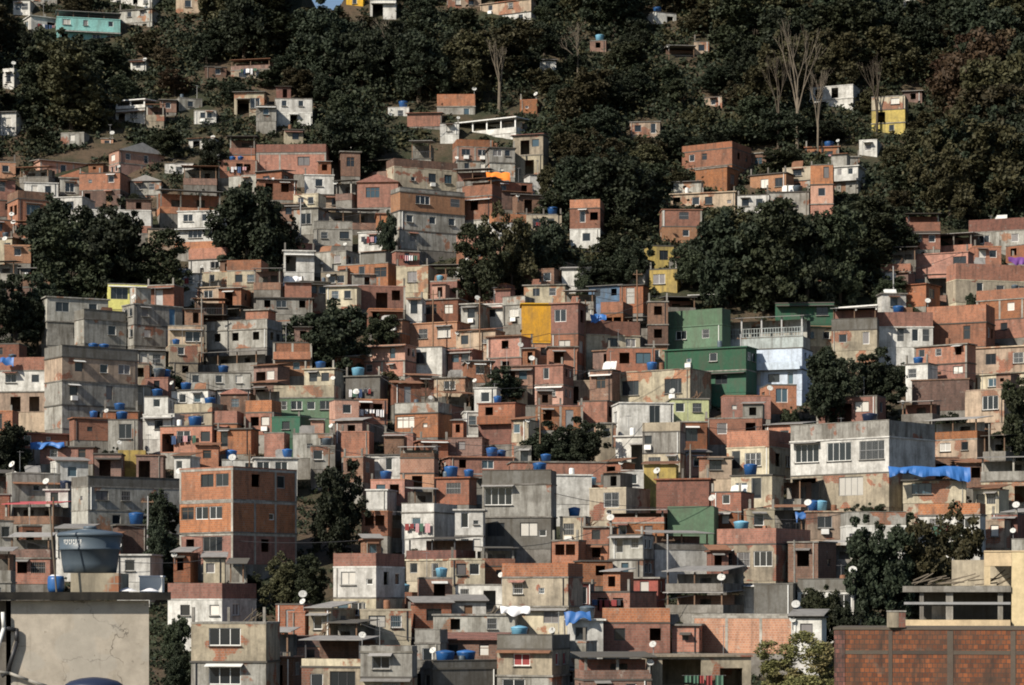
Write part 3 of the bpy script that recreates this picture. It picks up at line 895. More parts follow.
        for fc in 'FRLB':
            L = w if fc in 'FB' else d; cd = ''
            if fc == 'F': cd = code
            elif fc != 'B' and L > 3 and rg.random() < .6: cd = rg.choice(['50', '30,70', '60s', '40w', '35o,75'])
            ops = openings(cd, L, hh, rg)
            P = wallface(m, fc, w, d, z, z + hh - .14, ops)
            for o in ops: vis.append((fc, P, o))
        m.build('wall', mt, root)
        slab_m = rg.choice(['concrete', 'concrete_dark']) if mt in BRICKS + 'gknes' else rg.choice(['concrete', 'concrete_dark', mt])
        ov = rg.choice([.03, .06, .1]) if not top else rg.choice([.03, .04, .12, .22])
        MB().box(-w / 2 - ov, w / 2 + ov, -ov, d + .03, z + hh - .14, z + hh - .001).build('floor_slab' if not top else 'roof_slab', slab_m if not top else rg.choice(['concrete', 'concrete_dark', mt, mt]), root)
        if frame or (mt in 'bp' and w > 4.2 and rg.random() < .3):
            n = max(2, int(round(w / 3.0)) + 1)
            def strip(nm, *bx): MB().box(*bx).build(nm, 'concrete_light', root)
            for q in range(n):
                x = -w / 2 + .12 + (w - .24) * q / (n - 1)
                if any(o[2][0] - .12 < x + w / 2 < o[2][1] + .12 for o in vis if o[0] == 'F'): continue
                strip('concrete_column', x - .12, x + .12, -.022, .01, z + .002, z + hh - (.362 if frame else .142))
            if frame: strip('concrete_beam', -w / 2, w / 2, -.03, .008, z + hh - .36, z + hh - .143)
            if abs(side) > 30:
                sg = 1 if side > 0 else -1; xs = sg * w / 2; n2 = max(2, int(round(d / 3.2)) + 1)
                for q in range(1, n2):
                    y = .12 + (d - .24) * q / (n2 - 1)
                    if any(o[2][0] - .12 < (y if sg > 0 else d - y) < o[2][1] + .12 for o in vis if o[0] == ('R' if sg > 0 else 'L')): continue
                    strip('concrete_column', min(xs, xs + sg * .022), max(xs, xs + sg * .022), y - .12, y + .12, z + .002, z + hh - .362)
                strip('concrete_beam', min(xs, xs + sg * .03), max(xs, xs + sg * .03), .012, d, z + hh - .36, z + hh - .143)
        # pipes, awnings and ledges on the front
        if rg.random() < .45:
            px_ = rg.choice([-1, 1]) * (w / 2 - rg.uniform(.25, .5))
            if not any(o[2][0] - .1 < px_ + w / 2 < o[2][1] + .1 for o in vis if o[0] == 'F'):
                MB().tube((px_, -.05, z - .02), (px_, -.05, z + hh - .16), .05, None, 6).build('drainpipe', rg.choice(['white_paint', 'metal_dark', 'concrete_light']), root)
        fo = [o[2] for o in vis if o[0] == 'F']
        if fo and rg.random() < .34:
            a, b, za, zb, k = rg.choice(fo); full = rg.random() < .3
            xa, xb = (-w / 2 + .05, w / 2 - .05) if full else (a - w / 2 - .2, b - w / 2 + .2); pr = rg.uniform(.45, .9)
            MB().slope(xa, xb, -pr, -.001, z + zb + .04, z + min(zb + .22, hh - .15), .035).build('awning', rg.choice(['sheet', 'sheet', 'rust', 'concrete_dark', 'tile', 'sheet_white']), root)
        elif not auto and i > 0 and w > 3.5 and rg.random() < .10:
            pr = .7; bm = MB().box(-w / 2 + .1, w / 2 - .1, -pr, -.002, z - .10, z + .02); bm.box(-w / 2 + .1, w / 2 - .1, -pr, -pr + .09, z + .02, z + .8); bm.build('balcony', rg.choice([mt, 'concrete', mt]), root)
        for fc, P, (a, b, za, zb, k) in vis:
            ww, wh = round(b - a, 1), round(zb - za, 1)
            c = P((a + b) / 2, .10, z + (za + zb) / 2)
            if k == 'd':
                link('door', shared(('dr', ww, wh, rg.randint(0, 2)), lambda: MB().box(-ww / 2, ww / 2, -.02, .03, -wh / 2, wh / 2).mesh('door', rg.choice(['door_brown', 'door_blue', 'metal']))), root, c, ROT[fc]); continue
            if k in ('o', 'O') or k == '' and mt in 'bdr' and rg.random() < .4: continue
            if k == 'X':
                if rg.random() < .35: continue
            style = rg.choice([0, 0, 1, 3] if mt not in 'bdr' else [0, 1, 1, 2, 3])
            fr = link('window', win_frame(ww, wh, style), root, c, ROT[fc])
            link('pane', win_pane(ww, wh, 'cloth_red' if 'red curtain' in short and i == 1 else rg.choice(['glass'] * 6 + ['glass_blue', 'curtain_pale', 'curtain_dim'])), fr)
            if rg.random() < .16: link('window_grille', grille(ww, wh), fr, (0, -.09, 0))
            if rg.random() < .07 and fc == 'F' and za > .75: link('air_conditioner', shared('ac', lambda: MB().box(-.36, .36, -.38, -.002, -.25, .25).mesh('air_conditioner', 'white_paint')), root, P((a + b) / 2, 0, z + za - .36))
            if mt not in 'bdrk' and rg.random() < .6 and k not in ('t',):
                c2 = P((a + b) / 2, 0.0, z + za); link('sill', sill(ww), root, c2, ROT[fc])
        z += hh; nstor += 1; h.top = 'flat'; h.topz = z; h.rimz = z
    h.kind_top = st[-1][1]
    if st[-1][1] == '' :
        if roof in ('sheet', 'white', 'red', 'tile') :
            rm = {'white': 'sheet_white', 'red': 'sheet_red', 'tile': 'tile'}.get(roof) or rg.choice(['sheet', 'sheet', 'rust'])
            MB().slope(-w / 2 - .25, w / 2 + .25, -.4, d + .2, z + .002, z + .5, .06).build('sheet_roof', rm, root); h.top = 'sheet'
        elif roof == 'gable':
            m = MB(); g_ = w * .2
            n = len(m.v)
            m.v += [(-w / 2 - .2, -.25, z + .002), (w / 2 + .2, -.25, z + .002), (0, -.25, z + g_), (-w / 2 - .2, d + .2, z + .002), (w / 2 + .2, d + .2, z + .002), (0, d + .2, z + g_)]
            m.f += [(n, n + 1, n + 2), (n + 4, n + 3, n + 5), (n, n + 2, n + 5, n + 3), (n + 1, n + 4, n + 5, n + 2), (n, n + 3, n + 4, n + 1)]
            m.build('gable_roof', rg.choice(['sheet', 'tile']), root); h.top = 'sheet'
        elif rg.random() < .40:
            hs = rg.uniform(.5, 1.1)
            me = shared(('stub', round(hs, 1)), lambda: MB().box(-.1, .1, -.1, .1, 0, round(hs, 1)).mesh('column_stub', 'concrete'))
            for x in (-w / 2 + .14, 0 if w > 5 else None, w / 2 - .14):
                if x is not None: link('column_stub', me, root, (x, .12, z))
    if h.top in ('flat', 'parapet') and w > 3.6 and d > 3.2 and rg.random() < (.24 if not short else .06):
        rw = rg.uniform(.3, .55) * w; rh_ = rg.uniform(1.5, 2.2); xa = rg.choice([-w / 2 + .1, w / 2 - rw - .1, rg.uniform(-w / 2 + .1, w / 2 - rw - .1)]); ya = d * .42
        m = MB(); b0 = h.topz + .002; ops = openings(rg.choice(['50o', '40s', '', '60t']), rw, rh_, rg)
        q0 = len(m.v); wallface(m, 'F', rw, d * .5, b0, b0 + rh_, ops); wallface(m, 'R', rw, d * .5, b0, b0 + rh_, []); wallface(m, 'L', rw, d * .5, b0, b0 + rh_, []); wallface(m, 'B', rw, d * .5, b0, b0 + rh_, [])
        m.v = [(x + xa + rw / 2, y + ya, q) for x, y, q in m.v]
        rr = m.build('roof_room', rg.choice(['b', 'r', 'd', 'g', 'k', 'b', 'p']), root)
        MB().slope(xa - .2, xa + rw + .2, ya - .35, ya + d * .5 + .1, b0 + rh_ + .002, b0 + rh_ + .3, .05).build('sheet_roof', rg.choice(['sheet', 'rust', 'concrete_dark']), rr)
        h.room = True
    if h.top == 'parapet' and not short and not getattr(h, 'room', False) and w > 3 and rg.random() < .3:
        ht = h.rimz - h.topz + rg.uniform(.9, 1.4); npost = max(2, int(w / 2.6) + 1); pm = rg.choice(['wood', 'concrete', 'metal_dark'])
        pme = shared(('rpost', round(ht, 1), pm), lambda: MB().box(-.06, .06, -.06, .06, 0, round(ht, 1) - .05).mesh('post', pm))
        for q in range(npost): link('post', pme, root, (-w / 2 + .25 + (w - .5) * q / (npost - 1), .24, h.topz))
        MB().slope(-w / 2 - .15, w / 2 + .15, -.25, d + .1, h.topz + round(ht, 1) - .03, h.topz + ht + .25, .05).build('roof', rg.choice(['sheet', 'rust', 'concrete_dark', 'sheet']), root)
        MB().box(-w / 2 + .16, w / 2 - .16, d - .3, d - .16, h.topz, h.topz + round(ht, 1) - .05).build('back_wall', rg.choice(['d', 'k', 'r', 'g']), root); h.room = True; h.top = 'sheet'; h.topz = h.rimz = h.topz + ht + .1
    h.nst = nstor
    main = max((t for t in st if t[1] != 'P'), key=lambda t: (t[1] == '', t[3]), default=st[0])
    h.mat = main[0]
    h.cx = (x0 + x1 + max(side, 0) - max(-side, 0)) / 2; h.cy = (y0 + y1) / 2
    h.short = short; h.rest = rest
    ALLH.append(h)
    return h

def top_words(h):
    st = h.spec[-1]
    if st[1] == 'T': return 'with a roofed terrace'
    if st[1] == 'P': return 'with a parapet'
    if h.top == 'sheet': return 'with a sheet roof'
    return ''
def label_houses():
    for h in ALLH:
        if h.short:
            LAND.append((h.short, h.px[0] - max(-h.side, 0), h.px[1], h.px[2] + max(h.side, 0), h.px[3]))
            tag(h.root, (h.short + ' ' + h.rest).strip(), 'house', 'hillside houses')
    for h in ALLH:
        if h.short: continue
        tw = top_words(h); ds = []
        for c in COLW[h.mat]:
            n = NUMW.get(h.nst, '')
            noun = 'infill_house' if h.auto else 'house'
            if all(t[1] == 'T' for t in h.spec): noun = 'open shed'; n = ''
            elif h.w < 2.6 and h.nst == 1: noun = 'hut'
            if all(t[1] == 'P' for t in h.spec): noun = 'walled roof yard'; n = ''
            ds += [f'{n} {c} {noun} {tw}'.replace('  ', ' ').strip(), f'{n} {c} {noun}'.replace('  ', ' ').strip()]
            if any(t[2] and t[2][0] != '.' for t in h.spec):
                nw = sum(len([q for q in t[2].split(',') if q and q[0] != '.']) for t in h.spec)
                if nw: ds.append(f'{c} {noun} with {["no","one","two","three","four","five","six"][min(nw,6)]} {"window" if nw==1 else "windows"}')
        h.lab = autolabel(ds, h.cx, h.cy) or 'small hillside house among the others'
        tag(h.root, h.lab, 'infill_house' if h.auto else 'house', 'infill houses in the gaps between houses' if h.auto else 'hillside houses')

def parse_houses():
    out = []
    for ln in HOUSES.strip().splitlines():
        p = [q.strip() for q in ln.split('|')]
        x0, y0, x1, y1 = map(float, p[0].split())
        kw = {}
        for o in p[2].split():
            if o.startswith('s='): kw['side'] = float(o[2:])
            elif o.startswith('rf='): kw['roof'] = o[3:]
            elif o == 'F': kw['frame'] = True
        out.append((x0, y0, x1, y1, p[1], kw, p[3] if len(p) > 3 else '', p[4] if len(p) > 4 else ''))
    return out
DATA = parse_houses()
order = sorted(range(len(DATA)), key=lambda i: (not DATA[i][6], -DATA[i][3]))
FAILED = []
for i in order:
    x0, y0, x1, y1, spec, kw, sh, rs = DATA[i]
    if build_house(x0, y0, x1, y1, spec, short=sh, rest=rs, seed=i, **kw) is None: FAILED.append((x0, y0, x1, y1, sh))
for h in ALLH:
    dv = h.Y - Y_of(h.px[3])
    if h.short and dv > 2.5: print('push', h.short, round(dv, 1))
print('authored', len(ALLH), 'failed', FAILED)

for h in ALLH:
    if not h.short: continue
    a0, b0, a1, b1 = h.px; n = 0; hid = 0; who = {}
    for i in range(8):
        for j in range(8):
            x = a0 + (a1 - a0) * (i + .5) / 8; y = b0 + (b1 - b0) * (j + .5) / 8; n += 1
            for q in ALLH:
                if q is h or q.Y >= h.Y: continue
                if q.px[0] <= x <= q.px[2] and q.px[1] <= y <= q.px[3] + 14: hid += 1; who[q.px] = who.get(q.px, 0) + 1; break
    if hid / n > .3: print('HID', h.short, h.px, round(hid / n, 2), sorted(who.items(), key=lambda t: -t[1])[:2])
# ------------------------------------------------------------------ which part of the picture's slope is wood
# ------------------------------------------------------------------ trees
rt = random.Random(5)
def crown_mesh(name, mat, rx, rz, ncl, nl, leafs, seed, lobes=7):
    rg = np.random.default_rng(seed); lob = []
    for i in range(lobes):
        a = rg.uniform(0, 6.283); q = rg.uniform(.15, .72); zz = rg.uniform(-.55, .75)
        lob.append((math.cos(a) * q * rx, math.sin(a) * q * rx, zz * rz, rg.uniform(.30, .58)))
    L = np.array([lob[c % lobes] for c in range(ncl)])
    p = rg.normal(size=(ncl, 3)); p /= np.linalg.norm(p, axis=1)[:, None]; p *= rg.uniform(.55, 1.05, (ncl, 1)) ** .6
    Cc = L[:, :3] + p * L[:, 3:] * np.array([rx, rx, rz]); cr = rg.uniform(.5, 1.0, ncl) * rx * .2
    q = rg.normal(size=(ncl, nl, 3)); q /= np.linalg.norm(q, axis=2)[..., None]; q *= rg.uniform(0, 1, (ncl, nl, 1)) ** (1 / 3)
    P = (Cc[:, None] + q * cr[:, None, None] * np.array([1, 1, .7])).reshape(-1, 3)
    A = leaf_quads(P, leafs * rg.uniform(.55, 1.3, len(P)), rg)
    A[:, :2] -= np.median(A[:, :2], axis=0); A[:, :2] *= rx / np.percentile(np.hypot(A[:, 0], A[:, 1]), 94)
    A[:, 2] -= (np.percentile(A[:, 2], 3) + np.percentile(A[:, 2], 97)) / 2; A[:, 2] *= rz / np.percentile(A[:, 2], 97)
    me = quads_mesh(name, A); me.materials.append(MATS[mat]); return me
def limbs(mb, p, d, L, r, depth, rg, spread=.55, k=5):
    q = (p[0] + d[0] * L, p[1] + d[1] * L, p[2] + d[2] * L)
    mb.tube(p, q, r, r * .62, k)
    if depth == 0: return
    for i in range(rg.choice([2, 2, 3])):
        e = np.array(d) + np.array([rg.gauss(0, spread), rg.gauss(0, spread), rg.uniform(-.1, .45)]); e /= np.linalg.norm(e)
        limbs(mb, q, tuple(e), L * rg.uniform(.6, .85), r * .6, depth - 1, rg, spread, 4)
def trunk_mesh(h, r, seed, mat='bark'):
    rg = random.Random(seed); m = MB(); m.tube((0, 0, -1.5), (rg.uniform(-.2, .2), rg.uniform(-.2, .2), h * .55), r, r * .7, 7)
    for i in range(4):
        a = rg.uniform(0, 6.28); e = np.array([math.cos(a) * .6, math.sin(a) * .6, 1.]); e /= np.linalg.norm(e)
        limbs(m, (0, 0, h * .5), tuple(e), h * .2, r * .5, 1, rg)
    return m.mesh('trunk', mat)
# unit crowns: about 3.5 m radius, 7 m high; trees scale them
TREES = {}
def variant(kind, i):
    if (kind, i) in TREES: return TREES[(kind, i)]
    mat = {'dark': 'leaf_dark', 'mid': 'leaf_mid', 'olive': 'leaf_olive', 'rust': 'leaf_rust', 'bright': 'leaf_bright'}[kind]
    sd = hash((len(kind), i)) % 1000 + i * 17 + len(kind)
    rg = random.Random(sd)
    cm = crown_mesh('crown', mat, 3.5, 3.5, 190, 84, .36, sd, lobes=rg.choice([9, 11, 13])) if kind != 'bright' else crown_mesh('crown', mat, 3.5, 3.5, 240, 110, .24, sd, lobes=12)
    TREES[(kind, i)] = (cm, trunk_mesh(5.2, .26, sd))
    return TREES[(kind, i)]
TREELIST = []
def tree(px, py, wpx, hpx, kind, name='tree', Yfix=None, desc=None):
    """a tree whose crown spans wpx by hpx pixels and whose foot is on the slope at row py"""
    Y = Yfix or Y_of(py); s = Y / F; X = (px - 512) * s
    pts = lambda yy: [(X - .5, yy - .5), (X + .5, yy - .5), (X + .5, yy + .5), (X - .5, yy + .5)]
    Yb = Y
    for k in range(16):
        Y = Yb + (.6 * ((k + 1) // 2)) * (1 if k % 2 else -1)
        if free(pts(Y), .8): break
    claim(pts(Y), .8)
    gz = ground(X, Y)
    H = max(2.5, hpx * s); topz = (HOR - py) * s + H; wr = wpx * s / 2
    H = max(2.5, topz - gz) if name != 'shrub' else max(1.6, hpx * s * 1.15)
    cm, tm = variant(kind, rt.randint(0, 2))
    root = empty(name, (X, Y, gz), rt.uniform(0, 6.28))
    hz = H * .47 if py < fb(px) and Yfix is None else min(H * .48, hpx * s * .52); q = wr / 3.3
    cr = link('crown', cm, root, (0, 0, H - hz)); cr.scale = (q, q, hz / 3.5)
    tk = link('trunk', tm, root, (0, 0, 0)); tk.scale = (max(.5, q), max(.5, q), H * .62 / 5.2)
    TREELIST.append((root, px, py - hpx / 2, kind, desc, H, wr))
    return root

# single trees among the houses: px, foot row, width, height, kind
for a in [(72, 300, 74, 74, 'mid'), (112, 292, 74, 70, 'dark'), (158, 290, 56, 54, 'mid'), (96, 272, 66, 60, 'dark'), (50, 262, 54, 56, 'dark'), (14, 345, 50, 62, 'dark'), (38, 335, 44, 52, 'dark'),
          (333, 370, 74, 58, 'dark'), (248, 262, 66, 66, 'dark'), (283, 262, 34, 40, 'dark'), (336, 543, 56, 68, 'dark'), (161, 538, 32, 40, 'dark'), (157, 572, 32, 44, 'dark'), (282, 600, 40, 38, 'olive'), (310, 602, 38, 44, 'mid'), (177, 658, 26, 36, 'mid'), (178, 694, 30, 44, 'dark'),
          (550, 468, 52, 42, 'dark'), (580, 470, 46, 48, 'dark'), (826, 412, 48, 52, 'dark'), (880, 407, 46, 52, 'dark'), (886, 614, 72, 80, 'dark'), (932, 606, 74, 82, 'olive'), (866, 608, 52, 70, 'dark'), (955, 590, 48, 54, 'mid'),
          (1017, 452, 40, 66, 'mid'), (694, 300, 44, 54, 'mid'), (726, 304, 66, 78, 'dark'), (762, 304, 80, 92, 'mid'), (806, 306, 72, 86, 'dark'), (842, 306, 60, 90, 'mid'), (388, 259, 20, 40, 'dark'), (8, 470, 42, 40, 'dark'),
          (512, 286, 50, 64, 'olive'), (480, 292, 46, 60, 'mid'), (606, 292, 46, 34, 'dark'), (630, 298, 38, 60, 'dark'), (544, 284, 48, 60, 'dark'), (826, 640, 40, 46, 'mid'), (846, 645, 30, 36, 'dark'), (213, 172, 40, 30, 'dark'), (350, 172, 60, 60, 'dark'),
          (505, 400, 34, 30, 'dark'), (380, 345, 30, 26, 'mid')]:
    tree(*a)
tree(800, 702, 84, 62, 'bright', 'bush', Yfix=150)

def polyY(px, py): return py < fb(px)
covers = [h for h in ALLH]
def hides(px, py, w, h):
    """share of any farther house's front that this crown would cover"""
    worst = 0
    x0, x1, y0, y1 = px - w * .55, px + w * .55, py - h, py + 4
    for hh in covers:
        a0, b0, a1, b1 = hh.px
        a0 -= max(-hh.side, 0); a1 += max(hh.side, 0)
        if b1 > py + 14 or a0 > x1 or a1 < x0: continue
        ix = min(x1, a1) - max(x0, a0); iy = min(y1, b1) - max(y0, b0)
        if ix > 0 and iy > 0: worst = max(worst, ix * iy / ((a1 - a0) * (b1 - b0)))
    return worst
spots = []
for t in range(9000):
    px = rt.uniform(-45, 1070); py = rt.uniform(-12, 312)
    if py > fb(px) - 2: continue
    far = 22 + 8 * (py > 100)
    if any(abs(px - a) < 26 and abs(py - b) < 14 or math.hypot((px - a) / 30, (py - b) / 15) < 1 for a, b in spots): continue
    w = rt.uniform(50, 84) * (1 + .12 * (py > 150)); h = w * rt.uniform(.85, 1.15)
    if abs(px - 321) < w * .6 + 13: h = min(h, py - 16)
    if h < 14: continue
    if hides(px, py, w, h) > .07:
        w *= .55; h *= .42
        if hides(px, py, w, h) > .05: continue
    u = rt.random()
    kind = 'dark' if u < .40 else ('mid' if u < .70 else 'olive')
    if px > 880 and 40 < py < 200 and u > .35: kind = 'olive'
    if (150 < px < 235 and 60 < py < 125 and u > .3) or (px < 45 and 150 < py < 180) or (965 < px and 60 < py < 150 and u > .5): kind = 'rust'
    if 690 < px < 800 and 40 < py < 170 and u > .5: kind = 'olive'
    spots.append((px, py)); tree(px, py, w, h, kind)
    if len(spots) > 225: break
# trees on the crest either side of the notch where the sky shows
for px in list(range(-40, 285, 38)) + list(range(366, 1070, 38)):
    tree(px + rt.uniform(-8, 8), -8, 62, 64, rt.choice(['dark', 'mid']))
print('trees', len(TREELIST))

# bare and pale trees
def bare_tree(px, py, hpx, r, mat, seed, depth=4, spread=.42, name='bare_tree'):
    Y = Y_of(py); s = Y / F; X = (px - 512) * s; rg = random.Random(seed)
    pts = lambda yy: [(X - .4, yy - .4), (X + .4, yy - .4), (X + .4, yy + .4), (X - .4, yy + .4)]
    for k in range(10):
        if free(pts(Y), .6): break
        Y -= .6
    H = hpx * s; root = empty(name, (X, Y, ground(X, Y)))
    m = MB(); m.tube((0, 0, -1.), (.1, 0, H * .45), r, r * .75, 7); m.build('trunk', mat, root)
    b = MB()
    for i in range(4):
        g0 = .12 if hpx >= 60 else .3; e = np.array([rg.gauss(0, g0), rg.gauss(0, g0), 1.]); e /= np.linalg.norm(e)
        limbs(b, (.1 * i / 4, 0, H * (.3 + .05 * i)), tuple(e), H * .22, r * .55, depth, rg, spread, 4)
    b.build('branches', mat, root)
    return root
BARE = []
for px, py, hp, r, mat, d in [(797, 152, 120, .30, 'bark_pale', 'tall leafless pale tree with a straight trunk'), (778, 150, 92, .2, 'bark', 'leafless thin dark tree'), (815, 148, 84, .18, 'bark_pale', 'slender leafless pale tree'),
                          (499, 112, 66, .3, 'bark_pale', 'pale bare trunk tree in the dense wood'), (577, 78, 58, .16, 'bark_pale', 'thin crooked leafless tree'), (356, 62, 44, .2, 'bark_pale', 'pale bare stemmed tree'), (388, 64, 44, .2, 'bark_pale', 'pale thin stemmed tree'),
                          (424, 404, 44, .12, 'bark', 'leafless tangled shrub'), (448, 408, 54, .12, 'bark', 'leafless spreading shrub'), (470, 402, 40, .1, 'bark', 'small leafless twiggy shrub'), (486, 396, 48, .12, 'bark', 'leafless bushy shrub'), (872, 120, 70, .22, 'bark', 'tall leafless brown trunk tree'), (565, 345, 34, .1, 'bark', 'small dry leafless shrub')]:
    BARE.append((bare_tree(px, py, hp, r, mat, int(px), 4, .42 if hp < 60 else .2), px, py - hp / 2, d))

# ------------------------------------------------------------------ more small houses in the gaps of the photo's slope
CELL = 4
cov = np.zeros((H_ // CELL + 20, W_ // CELL + 24), bool)
def cells(x0, y0, x1, y1): return (slice(max(0, int(y0 / CELL) + 6), max(0, int(y1 / CELL) + 6)), slice(max(0, int(x0 / CELL) + 10), max(0, int(x1 / CELL) + 10)))
for x0, y0, x1, y1, spec, kw, *_ in DATA:
    sd = kw.get('side', 0); cov[cells(x0 - max(-sd, 0), y0, x1 + max(sd, 0), y1)] = True
for root, px, cy, kind, dd, Ht, wr in TREELIST:
    pass
for a in [(36, 200, 190, 302), (292, 304, 376, 366), (216, 196, 268, 262), (302, 470, 368, 545), (790, 350, 905, 412), (850, 525, 976, 612), (525, 424, 600, 468), (690, 205, 830, 304), (0, 300, 46, 345), (262, 545, 332, 602), (0, 560, 170, 690), (835, 620, 1030, 690), (945, 545, 1030, 690), (760, 640, 836, 690), (146, 500, 174, 570), (505, 225, 550, 285), (165, 625, 190, 690), (1002, 388, 1030, 452)]:
    cov[cells(*a)] = True
ri = random.Random(99)
SPECS = ['b@50', 'b@30,70', 'bP*.5 b@35,75', 'bT b@50', 'r@40', 'd@30O,70', 'dT', 'g@30,70', 'gP*.4 g@50w', 'w@50', 'w@30,70', 'e@40,75', 'bP*.5 e@35,70', 'kT', 'b@30o,70o', 'n@50w', 'c@30,70', 'bT', 'b b@55', 'p@50', 'r', 'g@60', 'bP*.4 w@50w', 'd@60o', 'sT', 'kT g@40']
n_inf = 0; budget = 190; n_auth = len(ALLH)
for t in range(14000):
    if n_inf >= budget: break
    px = ri.uniform(-5, 1029); py = ri.uniform(170, 698)
    if py < fb(px) + 14: continue
    sc = s_of(py); w = ri.uniform(22, 40) if t < 9000 else ri.uniform(16, 28)
    sp = ri.choice(SPECS); tw = sum(q[3] for q in parse(sp)); hh = tw * 2.75 / sc * ri.uniform(.85, 1.05)
    sl = cov[cells(px - w / 2, py - hh, px + w / 2, py)]
    if sl.size == 0 or sl.mean() > (.40 if t < 9000 else .52): continue
    bad = False
    for q in ALLH:
        a0, b0, a1, b1 = q.px
        if q.auto or b1 > py or a0 > px + w / 2 or a1 < px - w / 2: continue
        ix = min(px + w / 2, a1) - max(px - w / 2, a0); iy = min(py, b1) - max(py - hh, b0)
        if ix > 0 and iy > 0 and ix * iy / ((a1 - a0) * (b1 - b0)) > (.10 if q.short else .3): bad = True; break
    if bad: continue
    h = build_house(px - w / 2, py - hh, px + w / 2, py, sp, side=ri.choice([0, 0, 0, 8, 10, -6]), roof=ri.choice(['', '', 'sheet', '', 'sheet']), auto=True, seed=1000 + t)
    if h is None: continue
    cov[cells(px - w / 2, py - hh, px + w / 2, py)] = True; n_inf += 1
print('infill', n_inf, 'cover', cov[6:-14, 10:-14].mean())

label_houses()

# ------------------------------------------------------------------ things on the roofs and walls
def local(h, x, y, z): 
    c, s = math.cos(h.yaw), math.sin(h.yaw); o = h.root.location
    return (o.x + x * c - y * s, o.y + x * s + y * c, o.z + z)
def hname(h): return h.short or None
TANKS = {}
def tank_proto(mat, r, hgt, key):
    m1 = MB().lathe([(r * .82, 0), (r * .98, hgt * .78), (r, hgt * .8), (r, hgt * .86)], 18).mesh('tank_body', mat, True)
    m2 = MB().lathe([(r * 1.04, 0), (r * 1.05, .05), (r * .9, .12), (r * .3, .2), (.08, .22)], 18).mesh('tank_lid', mat, True)
    return m1, m2
def water_tank(loc, mat, r, hgt):
    k = (mat, round(r, 2), round(hgt, 2))
    if k not in TANKS: TANKS[k] = tank_proto(mat, r, hgt, k)
    o = empty('water_tank', loc, 0); a, b = TANKS[k]
    link('tank_body', a, o); link('tank_lid', b, o, (0, 0, hgt * .86)); return o
TCOL = {'tank_blue': 'blue', 'tank_light': 'light blue', 'tank_grey': 'dark grey', 'tank_navy': 'navy'}
ITEMS = []      # (object, px, py, descs, category, group)
def px_of(p): return 512 + p[0] * F / p[1], HOR - p[2] * F / p[1]
def add_item(o, descs, cat, group): ITEMS.append((o, *px_of(o.location), descs, cat, group))
rq = random.Random(31)
